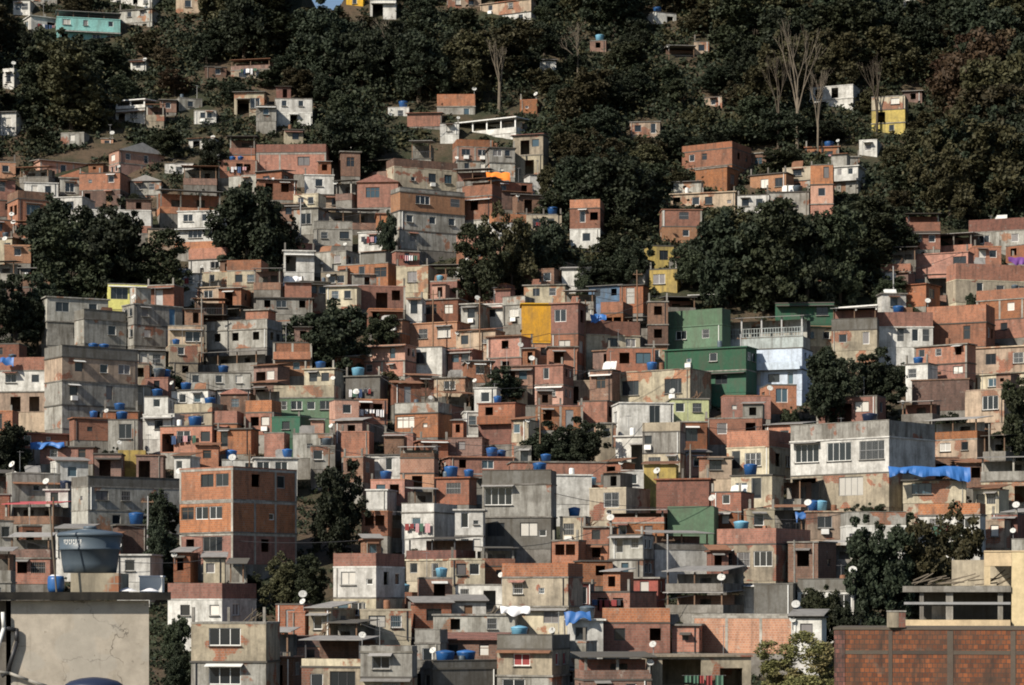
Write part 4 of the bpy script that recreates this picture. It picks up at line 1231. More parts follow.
for h in ALLH:
    if h.Y < 150: continue
    n_t = 0
    if h.top != 'sheet' and not getattr(h, 'room', False) and h.w > 2.2 and h.d > 2.4:
        if rq.random() < .17:
            mat = rq.choice(['tank_blue'] * 6 + ['tank_light'] * 2 + ['tank_grey'] * 2); r = rq.choice([.45, .55, .62, .7]); hg = r * rq.choice([1.35, 1.6])
            x = rq.uniform(-h.w / 2 + r + .25, h.w / 2 - r - .25) if h.w > 2 * r + .6 else 0
            zt = h.topz
            y = .4 + r
            if h.top == 'parapet':
                # stands on a small plinth so that it clears the parapet
                pz = max(.1, h.rimz - h.topz - .25)
                o = water_tank(local(h, x, y, h.topz + pz), mat, r, hg)
                MB().box(-r * .75, r * .75, -r * .75, r * .75, -pz, 0).build('plinth', 'concrete', o)
            else: o = water_tank(local(h, x, y, zt), mat, r, hg)
            add_item(o, [f'{s}{TCOL[mat]} water tank on a roof' for s in (('squat ' if r > .6 else 'small ' if r < .5 else 'round '), '')], 'water tank', 'water tanks on the roofs'); n_t += 1
            if rq.random() < .3 and h.w > 4.5:
                x2 = x + 2 * r + .3 if x < 0 else x - 2 * r - .3
                if abs(x2) < h.w / 2 - r:
                    pz = max(.02, h.rimz - h.topz - .25) if h.top == 'parapet' else 0
                    o = water_tank(local(h, x2, y + .1, h.topz + pz), 'tank_blue', r, hg)
                    if pz: MB().box(-r * .75, r * .75, -r * .75, r * .75, -pz, 0).build('plinth', 'concrete', o)
                    add_item(o, ['second blue water tank of a roof pair', 'paired blue water tank on a roof'], 'water tank', 'water tanks on the roofs')
    # dish
    if rq.random() < .20:
        key = rq.choice([.27, .36])
        def dish():
            return (MB().tube((0, 0, 0), (0, 0, .7), .03).mesh('pole', 'metal'), MB().lathe([(.02, 0), (key * .5, .03), (key * .85, .10), (key, .16), (key * .97, .17), (key * .5, .06)], 16).mesh('dish', 'dish_grey', True), MB().tube((0, 0, .05), (key * .3, 0, .45), .018).mesh('arm', 'metal'))
        a, b, c = shared(('dish', key), dish)
        x = rq.choice([-1, 1]) * (h.w / 2 - .12); zz = h.rimz if h.top != 'sheet' else h.rimz * .62
        yy = .07 if h.top != 'sheet' else -.05
        o = empty('satellite_dish', local(h, x, yy, zz), rq.uniform(-.7, .3))
        link('pole', a, o); dd = link('dish', b, o, (0, -.05, .72)); dd.rotation_euler = (R(58), 0, 0); link('arm', c, dd)
        add_item(o, [f'{"small" if key < .4 else "white"} satellite dish on a house edge', 'round pale satellite dish'], 'satellite dish', 'satellite dishes')
    if rq.random() < .22 and h.top != 'sheet':
        def ant():
            m = MB().tube((0, 0, 0), (0, 0, 2.2), .03, .022, 5)
            a = MB()
            for q in range(6): a.tube((-.32 + q * .1, -.3 + .02 * q, 0), (-.32 + q * .1, .3 - .02 * q, 0), .012, None, 4)
            a.tube((-.35, 0, 0), (.3, 0, 0), .016, None, 4)
            return m.mesh('mast', 'metal'), a.mesh('aerial', 'metal')
        a, b = shared('antenna', ant)
        o = empty('television_antenna', local(h, rq.uniform(-.35, .35) * h.w, .6, h.topz), rq.uniform(0, 3))
        link('mast', a, o); link('aerial', b, o, (0, 0, 2.1))
        add_item(o, ['thin television antenna on a roof', 'spindly roof antenna'], 'antenna', 'television antennas')
    # clothes hung in front of a wall
    if (rq.random() < .09 or 'laundry' in h.short) and h.w > 3.2 and h.nst >= 1 and h.H > 2.4:
        L = min(3.2, h.w - .6); z0 = rq.uniform(.55, .75) * min(h.H, 2.8) if h.H < 4 else h.H * rq.choice([.3, .62])
        o = empty('clothesline', local(h, rq.uniform(-.2, .2), -.32, z0), h.yaw)
        MB().tube((-L / 2, 0, 0), (L / 2, 0, 0), .012, None, 4).tube((-L / 2, .34, -.02), (-L / 2, 0, 0), .02, None, 4).tube((L / 2, .34, -.02), (L / 2, 0, 0), .02, None, 4).build('line', 'metal', o)
        x = -L / 2 + .1
        while x < L / 2 - .5:
            gw = rq.uniform(.3, .6); gh = rq.uniform(.4, .95); m = MB(); n = 5
            for i in range(n):
                a0 = x + gw * i / n; a1 = x + gw * (i + 1) / n; d0 = .05 * math.sin(i * 2.1); d1 = .05 * math.sin((i + 1) * 2.1)
                m.quad((a0, d0 - .01, 0), (a1, d1 - .01, 0), (a1, d1 * 1.4 - .01, -gh), (a0, d0 * 1.4 - .01, -gh)); m.quad((a0, d0 + .01, 0), (a0, d0 * 1.4 + .01, -gh), (a1, d1 * 1.4 + .01, -gh), (a1, d1 + .01, 0))
            m.build('garment', rq.choice(['cloth_white', 'cloth_white', 'cloth_red', 'cloth_blue', 'cloth_pink', 'cloth_dark', 'tarp_green']), o); x += gw + rq.uniform(.05, .25)
        add_item(o, ['clothesline with hanging laundry on a wall', 'line of drying clothes'], 'clothesline', 'clotheslines')

    if rq.random() < .30 and h.top in ('flat', 'parapet') and h.w > 2.6:
        kind = rq.choice(['timber_pile', 'block_pile', 'sheet_stack', 'barrel']); x0_ = rq.uniform(-.35, .35) * h.w; lift = max(0, h.rimz - h.topz - .25) if h.top == 'parapet' else 0
        pos = local(h, x0_, .75, h.topz + .002)
        m = MB(); hh_ = rq.uniform(.5, .9) + lift
        if kind == 'timber_pile':
            for q in range(7): m.tube((rq.uniform(-.8, .2), rq.uniform(-.2, .2), .05), (rq.uniform(-.1, .9), rq.uniform(-.2, .3), hh_ * rq.uniform(.6, 1.4)), .035, None, 5)
            mt_ = rq.choice(['wood', 'bark_pale']); tx = ['jumble of planks on a roof', 'leaning poles piled on a roof']
        elif kind == 'block_pile':
            for iz in range(int(hh_ / .2)):
                for ix in range(4 - iz // 2): m.box(-.6 + .3 * ix + .05 * iz, -.32 + .3 * ix + .05 * iz, -.15 + rq.uniform(-.02, .02), .15, iz * .2 + .001, iz * .2 + .19)
            mt_ = 'b'; tx = ['stack of orange hollow blocks on a roof', 'pile of spare bricks on a roof']
        elif kind == 'sheet_stack':
            for q in range(3): m.slope(-.7 + .1 * q, .7 + .12 * q, -.1 + .06 * q, .35 + .06 * q, .0 + .01 * q, hh_ * (1 + .1 * q), .03)
            mt_ = rq.choice(['sheet', 'rust', 'sheet_white']); tx = ['loose roofing sheets leaning on a roof', 'stack of corrugated sheets on a roof']
        else:
            m.lathe([(.24, 0), (.28, .12), (.28, hh_ * .8), (.25, hh_), (.2, hh_ + .02)], 14); mt_ = rq.choice(['tank_grey', 'white_paint', 'rust', 'tank_light']); tx = ['upright barrel on a roof', 'small drum on a roof']
        o = m.build(kind, mt_); o.location = pos; o.rotation_euler = (0, 0, h.yaw); add_item(o, tx, kind.replace('_', ' '), 'clutter on the roofs')

def house_at(px, py, top=True):
    c = [h for h in ALLH if h.px[0] - 3 <= px <= h.px[2] + 3 and h.px[1] - 8 <= py <= h.px[3] + 4]
    if not c: c = sorted(ALLH, key=lambda h: abs((h.px[0] + h.px[2]) / 2 - px) + abs(h.px[1] - py))[:1]
    return min(c, key=lambda h: abs(h.px[1] - py))
# tanks the photo shows plainly: px, foot row, width px, material
for px, py, wp, mat in [(124, 186, 13, 'tank_blue'), (216, 300, 17, 'tank_blue'), (195, 297, 12, 'tank_blue'), (829, 148, 10, 'tank_blue'), (417, 612, 14, 'tank_blue'), (506, 462, 10, 'tank_blue'), (443, 582, 12, 'tank_light'), (452, 402, 12, 'tank_light'), (342, 372, 13, 'tank_light'),
                        (912, 416, 14, 'tank_blue'), (924, 418, 12, 'tank_blue'), (822, 528, 14, 'tank_light'), (808, 514, 14, 'tank_blue'), (866, 412, 16, 'tank_navy'), (570, 528, 12, 'tank_blue'), (536, 542, 14, 'tank_blue'), (466, 470, 10, 'tank_blue'), (160, 373, 12, 'tank_blue'), (186, 420, 14, 'tank_blue'), (200, 404, 12, 'tank_blue'), (60, 490, 12, 'tank_navy'), (98, 345, 10, 'tank_blue'), (110, 346, 10, 'tank_blue'), (900, 375, 10, 'tank_blue')]:
    h = house_at(px, py); s = h.s; r = wp * s / 2
    lx = max(-h.w / 2 + r + .1, min(h.w / 2 - r - .1, (px - (h.px[0] + h.px[2]) / 2) * s))
    if h.top == 'sheet': continue
    pz = max(.02, h.rimz - h.topz - .2) if h.top == 'parapet' else 0
    yy = min(h.d - r - .2, r + 1.6)
    o = water_tank(local(h, lx, yy, h.topz + pz), mat, round(r, 2), round(r * 1.5, 2))
    if pz: MB().box(-r * .75, r * .75, -r * .75, r * .75, -pz, 0).build('plinth', 'concrete', o)
    add_item(o, [f'large {TCOL[mat]} water tank on a roof', f'big rounded {TCOL[mat]} tank'], 'water tank', 'water tanks on the roofs')

# tarpaulins
def tarp(x0, y0, x1, y1, mat, label, cat='tarpaulin', name='tarpaulin'):
    h = house_at((x0 + x1) / 2, (y0 + y1) / 2 + 4)
    Y = h.Y - .45; s = Y / F; w = (x1 - x0) * s; hh = (y1 - y0) * s; X = ((x0 + x1) / 2 - 512) * s; Z = (HOR - y0) * s
    m = MB(); nx, ny = 26, 8; rg = random.Random(int(x0)); T = [(rg.uniform(.8, 3.2), rg.uniform(0, 6)) for _ in range(5)]
    def P(i, j, o):
        u = i / nx; v = j / ny
        f = sum(math.sin(u * w * k * 2.4 + p + v * 1.9 * (k - 1.5)) for k, p in T) * .045 * (.3 + v)
        sag = .10 * hh * (1 - abs(math.cos(u * math.pi * 2.5 + T[0][1])))
        drop = hh * (.72 + .2 * math.sin(u * 4.3 + T[0][1]) + .10 * math.sin(u * 13 + T[1][1]))
        return (-w / 2 + u * w + .12 * hh * v * math.sin(u * 7 + T[2][1]), -.42 * hh * v * (1 - .5 * v) + f + o, -sag * (1 - v) - v * drop + f * .5)
    for o in (0, .03):
        for i in range(nx):
            for j in range(ny): m.quad(P(i, j, o), P(i + 1, j, o), P(i + 1, j + 1, o), P(i, j + 1, o))
    ob = m.build(name, mat, None, True); ob.location = (X, Y, Z)
    tag(ob, label, cat); return ob
tarp(888, 466, 970, 482, 'tarp_blue', 'bright blue crumpled tarpaulin stretched below the dark terrace house')
tarp(486, 172, 510, 184, 'tarp_orange', 'vivid orange cloth hanging above the big grey block')
tarp(30, 442, 64, 451, 'tarp_blue', 'blue tarpaulin spread over low brick roofs at the far left')
tarp(0, 357, 14, 367, 'tarp_blue', 'small blue tarpaulin on the white and pink house roof')
tarp(564, 611, 590, 626, 'tarp_blue', 'deep blue tarpaulin hung below the small red house')
tarp(590, 314, 606, 324, 'tarp_blue', 'blue awning behind the cream house with a brick parapet')
tarp(1008, 257, 1034, 266, 'tarp_purple', 'purple awning at the right edge under the brick crowned grey house')
tarp(795, 512, 812, 524, 'tarp_blue', 'light blue sheet left of the white corner house')
tarp(284, 276, 304, 288, 'cloth_white', 'white sheets hanging in the shade right of the round blue tank')
tarp(500, 606, 530, 616, 'cloth_white', 'white awning sheet against the cream house with an orange band')

# ------------------------------------------------------------------ concrete and timber poles
PLIST = [(52, 575, 78, 'wood'), (36, 72, 20, 'metal'), (204, 346, 52, 'concrete'), (433, 350, 60, 'wood'), (584, 352, 52, 'wood'), (637, 330, 60, 'wood'), (894, 306, 40, 'metal'), (742, 380, 46, 'metal'), (328, 508, 60, 'wood'), (668, 600, 66, 'metal'), (990, 470, 46, 'concrete'), (540, 470, 62, 'wood'), (250, 500, 50, 'wood'), (480, 348, 50, 'wood'), (148, 556, 60, 'metal'), (300, 245, 46, 'metal'), (690, 500, 56, 'concrete'), (795, 600, 60, 'concrete')]
for px, py, hp, mt in PLIST:
    Y = Y_of(py); s = Y / F; X = (px - 512) * s
    for k in range(40):
        pts = [(X - .15, Y - .15), (X + .15, Y - .15), (X + .15, Y + .15), (X - .15, Y + .15)]
        if free(pts, .25): break
        Y += .35 * (1 if k % 2 else -1) * (k + 1)
    claim(pts, .25); z = ground(X, Y); H = (HOR - py) * Y / F + hp * Y / F - z
    o = empty('utility_pole', (X, Y, z)); MB().tube((0, 0, -1), (rq.uniform(-.15, .15), 0, H), .11, .075, 8).build('pole', mt, o)
    if H > 4: MB().box(-.6, .6, -.05, .05, H - .6, H - .5).box(-.5, -.44, -.04, .04, H - .5, H - .36).box(.44, .5, -.04, .04, H - .5, H - .36).build('crossarm', 'wood', o)
    add_item(o, [f'thin {"timber" if mt == "wood" else "metal" if mt == "metal" else "concrete"} pole', f'tall {"timber" if mt == "wood" else "metal" if mt == "metal" else "concrete"} utility pole'], 'pole', 'poles among the houses')

# cables strung between houses and poles
rc = random.Random(17); n = 0
for t in range(400):
    if n >= 46: break
    a = rc.choice(ALLH); near = [q for q in ALLH if q is not a and 9 < (q.root.location - a.root.location).length < 26 and abs(q.Y - a.Y) < 9]
    if not near: continue
    b = rc.choice(near); p = np.array(local(a, rc.choice([-1, 1]) * a.w * .45, .05, a.rimz + .01)); q = np.array(local(b, rc.choice([-1, 1]) * b.w * .45, .05, b.rimz + .01))
    m = MB(); L = np.linalg.norm(q - p); sag = L * rc.uniform(.03, .07); prev = None
    for i in range(13):
        u = i / 12; pt = p + (q - p) * u - np.array((0, 0, sag * 4 * u * (1 - u))) + np.array((0, -.3 * math.sin(u * math.pi), .5 * (1 - abs(2 * u - 1)) * 0))
        if prev is not None: m.tube(prev - p, pt - p, .028, None, 4)
        prev = pt
    o = m.build('power_cable', 'metal_dark'); o.location = tuple(p); n += 1
    mid = (p + q) / 2; ITEMS.append((o, *px_of(mid), ['thin dark cable strung between roofs', 'sagging black cable between two houses'], 'cable', 'cables strung over the houses'))

# ------------------------------------------------------------------ small shrubs between the houses
n = 0
for t in range(1500):
    if n > 55: break
    px = rt.uniform(0, 1024); py = rt.uniform(180, 680)
    if py < fb(px): continue
    Y = Y_of(py); s = Y / F; X = (px - 512) * s
    pts = [(X - .9, Y - .9), (X + .9, Y - .9), (X + .9, Y + .9), (X - .9, Y + .9)]
    if not free(pts, 1.3): continue
    cells_ = cov[cells(px - 8, py - 14, px + 8, py)]
    if cells_.size == 0 or cells_.mean() > .8: continue
    tree(px, py, rt.uniform(16, 28), rt.uniform(16, 26), rt.choice(['dark', 'mid', 'mid', 'olive']), 'shrub'); n += 1
print('shrubs', n)
# ------------------------------------------------------------------ near things at the bottom of the picture
def plain_box(name, mat, par, px0, px1, py0, py1, Y, y0, y1, zlow=None):
    """a box seen at these pixels, its front face at distance Y + y0, relative to the thing at par"""
    s = (Y + y0) / F; o = par.location
    return MB().box((px0 - 512) * s - o.x, (px1 - 512) * s - o.x, Y + y0 - o.y, Y + y1 - o.y, (HOR - py1) * s - o.z if zlow is None else zlow - o.z, (HOR - py0) * s - o.z).build(name, mat, par)
# left: the cement house with the tank on its roof
YL = 56.0; sl = YL / F
lh = empty('house', ((60 - 512) * sl, YL, GROUND_Z))
plain_box('wall', 'near_wall', lh, 12, 148, 600.5, 690, YL, 0, 6.5, GROUND_Z - .3)
plain_box('wall', 'concrete', lh, -60, 11, 600.5, 690, YL, .5, 6.5, GROUND_Z - .3)
plain_box('roof_slab', 'black_tar', lh, -60, 168, 592, 600, YL, -.25, 6.9)
plain_box('lower_roof', 'concrete', lh, -40, 140, 706, 712, YL, -5.2, -.01)
plain_box('lower_wall', 'q', lh, -36, 136, 713, 740, YL, -5.0, -.02, GROUND_Z - .3)
def pipe(par, pts, Y, r, mat, name):
    m = MB(); o = par.location
    P = [((x - 512) * Y / F - o.x, Y - o.y, (HOR - y) * Y / F - o.z) for x, y in pts]
    for a, b in zip(P, P[1:]): m.tube(a, b, r, None, 10)
    for a in P[1:-1]: m.lathe([(r * .3, -r), (r, -r * .4), (r, r * .4), (r * .3, r)], 10, a)
    return m.build(name, mat, par, True)
pipe(lh, [(3, 612), (4, 628), (-8, 668), (-8, 700)], YL - .12, .045, 'white_paint', 'drainpipe')
pipe(lh, [(2, 627), (17, 630), (17, 642), (8, 672), (2, 676)], YL - .08, .05, 'metal_dark', 'drainpipe')
pipe(lh, [(-6, 671), (10, 673), (28, 680), (46, 686)], YL - .12, .035, 'concrete_light', 'water_pipe')
lh.rotation_euler = (0, 0, R(10.2))
tag(lh, 'near smooth cement house with a black roof edge at the lower left corner', 'house', 'hillside houses')
LAND.append(('near smooth cement house', 0, 592, 168, 685))
ped = empty('tank_plinth', *[(((89 - 512) * sl, YL + 1.5, (HOR - 592) * sl))])
sp_ = (YL + .75) / F
MB().box(-24 * sp_, 24 * sp_, -.75, .75, .003, 19 * sp_).build('block', 'e', ped)
tag(ped, 'rough tan concrete block holding the big grey tank', 'plinth')
st_ = (YL + 1.5) / F
bt = empty('water_tank', ((90 - 512) * st_, YL + 1.5, (HOR - 573) * st_ + .004))
r1 = 32.5 * st_; hgt = 36 * st_
MB().lathe([(r1 * .80, 0), (r1 * .85, hgt * .25), (r1 * .90, hgt * .62), (r1 * .945, hgt * .63), (r1 * .945, hgt * .68), (r1 * .92, hgt * .69), (r1 * .965, hgt * .97), (r1 * .97, hgt)], 48).build('tank_body', 'tank_grey', bt, True)
MB().lathe([(r1 * 1.0, 0), (r1 * 1.01, .05), (r1 * .97, .09), (r1 * .7, .13), (r1 * .2, .19), (.16, .19), (.15, .25), (.05, .26)], 48, (0, 0, hgt)).build('tank_lid', 'tank_grey', bt, True)
m = MB()      # the worn white lettering on the tank: too blurred to read in the photograph, kept as broken strokes
rg = random.Random(4)
for i in range(9):
    a = R(-90 - 44 + i * 4.6); zz = hgt * .84; rr = r1 * .955
    for (u0, u1, v0, v1) in [(-.012, -.004, -.055, .055), (-.004, .02, .03, .055), (-.004, .02, -.055, -.03) if i % 2 else (-.004, .016, -.01, .012)]:
        pts = []
        for uu, vv in ((u0, v0), (u1, v0), (u1, v1), (u0, v1)):
            t = a + uu / rr; q = r1 * (.92 + .045 * ((zz + vv) / hgt - .69) / .28) + .006
            pts.append((q * math.cos(t), q * math.sin(t), zz + vv))
        m.quad(*pts)
m.build('lettering', 'white_paint', bt)
tag(bt, 'large tapered dark grey water tank with worn white lettering on the near cement house', 'water tank')
LAND.append(('large grey water tank', 57, 533, 122, 573))
sn = 51.5 / F
nt_ = empty('water_tank', ((80 - 512) * sn, 53.2, (HOR - 706) * 50.8 / F + .07))
nz = (HOR - 677) * 53.2 / F - nt_.location.z
MB().lathe([(.52, 0), (.6, nz - .22)], 40).build('tank_body', 'tank_navy', nt_, True)
MB().lathe([(.63, 0), (.62, .06), (.52, .13), (.3, .19), (.1, .215), (.02, .22)], 40, (0, 0, nz - .22)).build('tank_lid', 'tank_navy', nt_, True)
tag(nt_, 'navy domed tank lid peeking over the bottom edge before the near cement house', 'water tank')
# small things on that roof
rz = (HOR - 592) * (YL - .25) / F
def on_roof(px, y): return ((px - 512) * (YL + y) / F, YL + y, (HOR - 592) * (YL - .25) / F + .003)
bx = empty('plastic_box', on_roof(152, 2.2)); MB().box(-.27, .27, -.2, .2, 0, .36).build('body', 'white_paint', bx); MB().box(-.29, .29, -.22, .22, .362, .40).build('lid', 'cloth_white', bx)
tag(bx, 'white lidded box standing on the black roof edge right of the big grey tank', 'box')
cl = MB()
for i in range(14):
    for j in range(6):
        def P(i, j): u, v = i / 14, j / 6; return (-.5 + u, -.2 + .4 * v, .02 + .14 * (1 - abs(2 * v - 1)) * (.5 + .5 * math.sin(u * 9)) * math.sin(u * 3.14))
        cl.quad(P(i, j), P(i + 1, j), P(i + 1, j + 1), P(i, j + 1))
co = cl.build('crumpled_sheet', 'cloth_white', None, True); co.location = on_roof(138, 1.0); tag(co, 'crumpled white cloth on the black roof edge beside the white box', 'cloth')
bk = empty('blue_drum', on_roof(56, 1.2)); MB().lathe([(.17, 0), (.2, .1), (.2, .3), (.18, .38)], 20).build('drum', 'tank_blue', bk, True); MB().lathe([(.16, 0), (.1, .03)], 16, (0, 0, .381)).build('cap', 'cloth_white', bk)
tag(bk, 'blue plastic drum on the near cement roof left of the tank block', 'drum')
mp = empty('mast', on_roof(56.5, .25)); MB().tube((0, 0, 0), (-.16, 0, 1.95), .022, .02, 8).build('pole', 'bark_pale', mp); tag(mp, 'thin leaning pale pole on the near cement roof left of the big tank', 'pole')

# right: old blockwork wall house
YR = 97.; sr = YR / F
rh = empty('house', ((935 - 512) * sr, YR, GROUND_Z))
plain_box('wall', 'm', rh, 835, 1060, 630, 690, YR, 0, 7, GROUND_Z - .3)
for x0, x1 in ((835, 846), (889, 893), (947, 953), (1009, 1014)):
    plain_box('concrete_column', 'old_strip' if x0 > 840 else 'm', rh, x0, x1, 631 if x0 != 946 else 625, 690, YR, -.02, .1, GROUND_Z - .2)
for a, b in ((846.2, 888.8), (893.2, 946.8), (953.2, 1008.8), (1014.2, 1060)):
    plain_box('concrete_beam', 'old_strip', rh, a, b, 650.5, 654.5, YR, -.016, .1)
plain_box('roof_slab', 'old_strip', rh, 834, 1061, 627.5, 629.9, YR, -.03, 7.02)
rh.rotation_euler = (0, 0, -R(9.9))
tag(rh, 'near mouldy red blockwork house with dark concrete strips at the lower right corner', 'house', 'hillside houses')
LAND.append(('near mouldy blockwork house', 835, 628, 1024, 685))
pb = empty('brick_pillar', ((897 - 512) * (YR + .4) / F, YR + .4, (HOR - 627.5) * (YR - .03) / F + .002))
MB().box(-.36, .02, -.3, .3, 0, .62).build('plaster_half', 'e', pb); MB().box(.021, .3, -.29, .29, 0, .6).build('brick_half', 'b', pb); MB().box(-.38, .32, -.32, .32, .621, .68).build('cap', 'concrete_light', pb)
tag(pb, 'short half rendered brick pillar standing on the near mouldy blockwork house', 'pillar')
# right: the cream frame building behind it
YC = 112.
ch = empty('house', ((980 - 512) * YC / F, YC, GROUND_Z))
for a in [('pillar', 'a', 1011, 1062, 552, 690, 0, 1.2, GROUND_Z - .2), ('beam', 'a', 984, 1010.8, 552, 566, .01, 1.1, None), ('beam', 'a', 984, 990, 566.2, 585, .012, 1.05, None), ('ledge', 'a', 904, 1010.8, 620, 632, -.25, 1.2, None), ('lower_wall', 'concrete', 906, 1062, 632.2, 690, .05, 6, GROUND_Z - .2),
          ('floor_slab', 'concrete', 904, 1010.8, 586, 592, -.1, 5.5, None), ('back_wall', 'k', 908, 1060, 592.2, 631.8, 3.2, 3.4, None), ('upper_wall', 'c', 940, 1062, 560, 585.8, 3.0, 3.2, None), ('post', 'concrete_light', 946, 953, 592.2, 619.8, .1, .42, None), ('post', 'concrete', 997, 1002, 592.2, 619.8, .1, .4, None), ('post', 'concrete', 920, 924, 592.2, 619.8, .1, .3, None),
          ('railing', 'metal', 905, 1010, 602, 604.5, .0, .06, None), ('side_block', 'concrete_light', 926, 945, 606, 619.6, 1.6, 2.2, None), ('roof_slab', 'a', 984, 1062, 550.6, 551.9, -.03, 5.5, None)]:
    plain_box(a[0], a[1], ch, a[2], a[3], a[4], a[5], YC, a[6], a[7], a[8])
ch.rotation_euler = (0, 0, -R(10.9))
tag(ch, 'warm cream concrete frame house with a dark open deck behind the near mouldy blockwork house', 'house', 'hillside houses')
LAND.append(('cream frame house', 905, 552, 1024, 632))
rgs = random.Random(8)
m = MB(); o0 = ((955 - 512) * (YC + .6) / F, YC + .6, (HOR - 586) * (YC - .1) / F + .002)
for i in range(16):
    x = rgs.uniform(-2.3, 2.); l = rgs.uniform(.8, 2.2); zz = .05 + .03 * i * rgs.random(); m.tube((x, rgs.uniform(-.3, .5), zz), (x + l * .8, rgs.uniform(-.3, .5), zz + rgs.uniform(.0, .6)), rgs.uniform(.025, .05), None, 6)
wp = m.build('timber_pile', 'bark_pale'); wp.location = o0; tag(wp, 'jumbled pile of pale poles and planks on the deck of the cream frame house', 'timber pile')
# dark terrace house between the white corner house and the frame
h = build_house(985, 500, 1046, 556, 'kT c@30w,70w', short='', rest='', seed=777, dep=4.)
if h:
    tag(h.root, 'cream house with a dark railed terrace above the cream frame house at the right edge', 'house', 'hillside houses')

# ------------------------------------------------------------------ label the rest
for o, px, py, ds, cat, grp in ITEMS:
    tag(o, autolabel(ds, px, py) or ds[0] + ' among the houses', cat, grp)
KN = {'dark': ['dark green', 'blackish green'], 'mid': ['mid green', 'leafy green'], 'olive': ['olive green', 'yellowish olive'], 'rust': ['rusty brown', 'brown leaved'], 'bright': ['yellow green', 'bright olive']}
for root, px, py, kind, dd, Ht, wr in TREELIST:
    nm = root.name.split('.')[0]
    big = 'tall' if Ht > 9 else ('broad' if wr > 4.2 else ('round' if Ht > 5 else 'small'))
    ds = [f'{big} {c} {nm}' for c in KN[kind]] + [f'{c} {nm}' for c in KN[kind]]
    inwood = py < fb(px) - 8
    lab = autolabel([d + (' in the wood' if inwood else '') for d in ds], px, max(2, py))
    tag(root, lab or ds[0] + ' on the wooded slope', nm, 'trees of the wood' if inwood else ('shrubs between houses' if nm == 'shrub' else 'trees among the houses'))
for root, px, py, d in BARE:
    tag(root, autolabel([d], px, py) or d, 'tree', 'leafless trees')

# ------------------------------------------------------------------ ground: one sheet from behind the camera to beyond the crest
xs = list(np.linspace(-1500, -240, 8)) + list(np.linspace(-220, 220, 111)) + list(np.linspace(240, 1500, 8))
ys = list(np.linspace(-400, 150, 8)) + list(np.linspace(170, 380, 141)) + [390, 400, 420, 450, 500, 600, 900]
v = []; f = []
for y in ys:
    for x in xs: v.append((x, y, max(ground(x, y), GROUND_Z - 30) - .02))
nx = len(xs)
for j in range(len(ys) - 1):
    for i in range(nx - 1): f.append((j * nx + i, j * nx + i + 1, (j + 1) * nx + i + 1, (j + 1) * nx + i))
me = bpy.data.meshes.new('hillside'); me.from_pydata(v, [], f); me.materials.append(MATS['hillside_soil']); me.update()
g = link('hillside', me); g['kind'] = 'structure'; g['label'] = 'steep dark hillside under the houses and the wood'; g['category'] = 'hillside'

# undergrowth: leaf clumps over the wooded ground, one mass
ru = random.Random(77); v = []; f = []
NG = np.random.default_rng(78); VV = []
def clump(X, Y, Z, r, nl, sz):
    P = NG.normal(size=(nl, 3)) * .5 * r; P[:, 2] = np.abs(P[:, 2]) * .9; P += (X, Y, Z)
    VV.append(leaf_quads(P, sz * NG.uniform(.6, 1.3, nl), NG, .7, .3))
MI = []
for t in range(19000):
    px = ru.uniform(-170, 1194); py = ru.uniform(-14, 310)
    if py > fb(px) + 26: continue
    Y = Y_of(py); X = (px - 512) * Y / F
    if abs(px - 321) < 40 and py < 40: continue
    if not free([(X - .7, Y - .7), (X + .7, Y - .7), (X + .7, Y + .7), (X - .7, Y + .7)], 1.): continue
    rr = ru.uniform(1.4, 4.4) if py < fb(px) else ru.uniform(.8, 1.6)
    if hides(px, py, 2 * rr / s_of(py), 1.5 * rr / s_of(py)) > .12: rr = ru.uniform(.6, 1.)
    clump(X, Y, ground(X, Y), rr, 36, .62); MI += [ru.choice([0, 0, 1, 2])] * 36
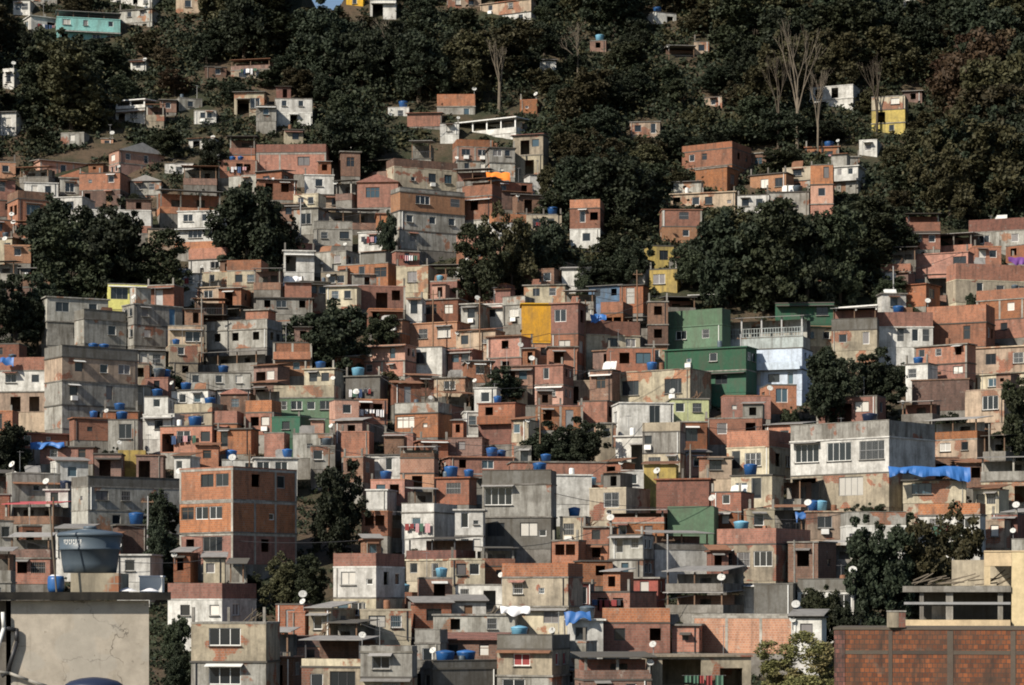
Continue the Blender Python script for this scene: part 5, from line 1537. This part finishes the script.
for t in range(12000):
    px = ru.uniform(-170, 1194); py = ru.uniform(165, 690)
    if py < fb(px): continue
    Y = Y_of(py); X = (px - 512) * Y / F
    if not free([(X - .4, Y - .4), (X + .4, Y - .4), (X + .4, Y + .4), (X - .4, Y + .4)], .6): continue
    rr = ru.uniform(.4, .8)
    if px < -15 or px > 1040: rr = ru.uniform(1., 2.6)
    if py < fb(px) + 60 and hides(px, py, 26, 16) < .05: rr = ru.uniform(.9, 2.)
    nl = int(14 + 14 * rr); clump(X, Y, ground(X, Y), rr, nl, .4); MI += [ru.choice([0, 1])] * nl
me = quads_mesh('undergrowth', np.concatenate(VV)); [me.materials.append(MATS[q]) for q in ('leaf_dark', 'leaf_mid', 'leaf_olive')]; me.polygons.foreach_set('material_index', MI); me.update()
u = link('undergrowth', me); tag(u, 'dense dark undergrowth covering the soil between trees and houses', 'undergrowth', None, 'stuff')

# ------------------------------------------------------------------ camera, sun, sky
cam = bpy.data.cameras.new('camera'); cam.sensor_width = 36; cam.lens = F * 36 / 1024; cam.shift_y = (HOR - 342.5) / 1024; cam.clip_start = .5; cam.clip_end = 3000
co = bpy.data.objects.new('camera', cam); C.objects.link(co); co.rotation_euler = (math.pi / 2, 0, 0); scene.camera = co
EL, AZ = R(36), R(46)                     # the sun stands behind the viewer's left shoulder
sd = np.array((-math.sin(AZ) * math.cos(EL), -math.cos(AZ) * math.cos(EL), math.sin(EL)))
sun = bpy.data.lights.new('sun', 'SUN'); sun.energy = 4.6; sun.angle = R(.53); sun.color = (1., .915, .78)
so = bpy.data.objects.new('sun', sun); C.objects.link(so)
from mathutils import Vector
so.rotation_euler = Vector(tuple(-sd)).to_track_quat('-Z', 'Y').to_euler()
wd = bpy.data.worlds.new('World'); scene.world = wd; wd.use_nodes = True
nt = wd.node_tree; bg = nt.nodes['Background']; sk = nt.nodes.new('ShaderNodeTexSky'); sk.sky_type = 'NISHITA'; sk.sun_disc = False
sk.sun_elevation = EL; sk.sun_rotation = math.atan2(sd[0], sd[1]); sk.air_density = 1.; sk.dust_density = .6
nt.links.new(sk.outputs[0], bg.inputs[0]); bg.inputs[1].default_value = .068
scene.view_settings.view_transform = 'Standard'; scene.view_settings.look = 'None'; scene.view_settings.exposure = .5; scene.view_settings.gamma = 1
scene.cycles.filter_width = 1.9; scene.cycles.max_bounces = 5; scene.cycles.diffuse_bounces = 2; scene.cycles.glossy_bounces = 2
print('objects', len(bpy.data.objects))
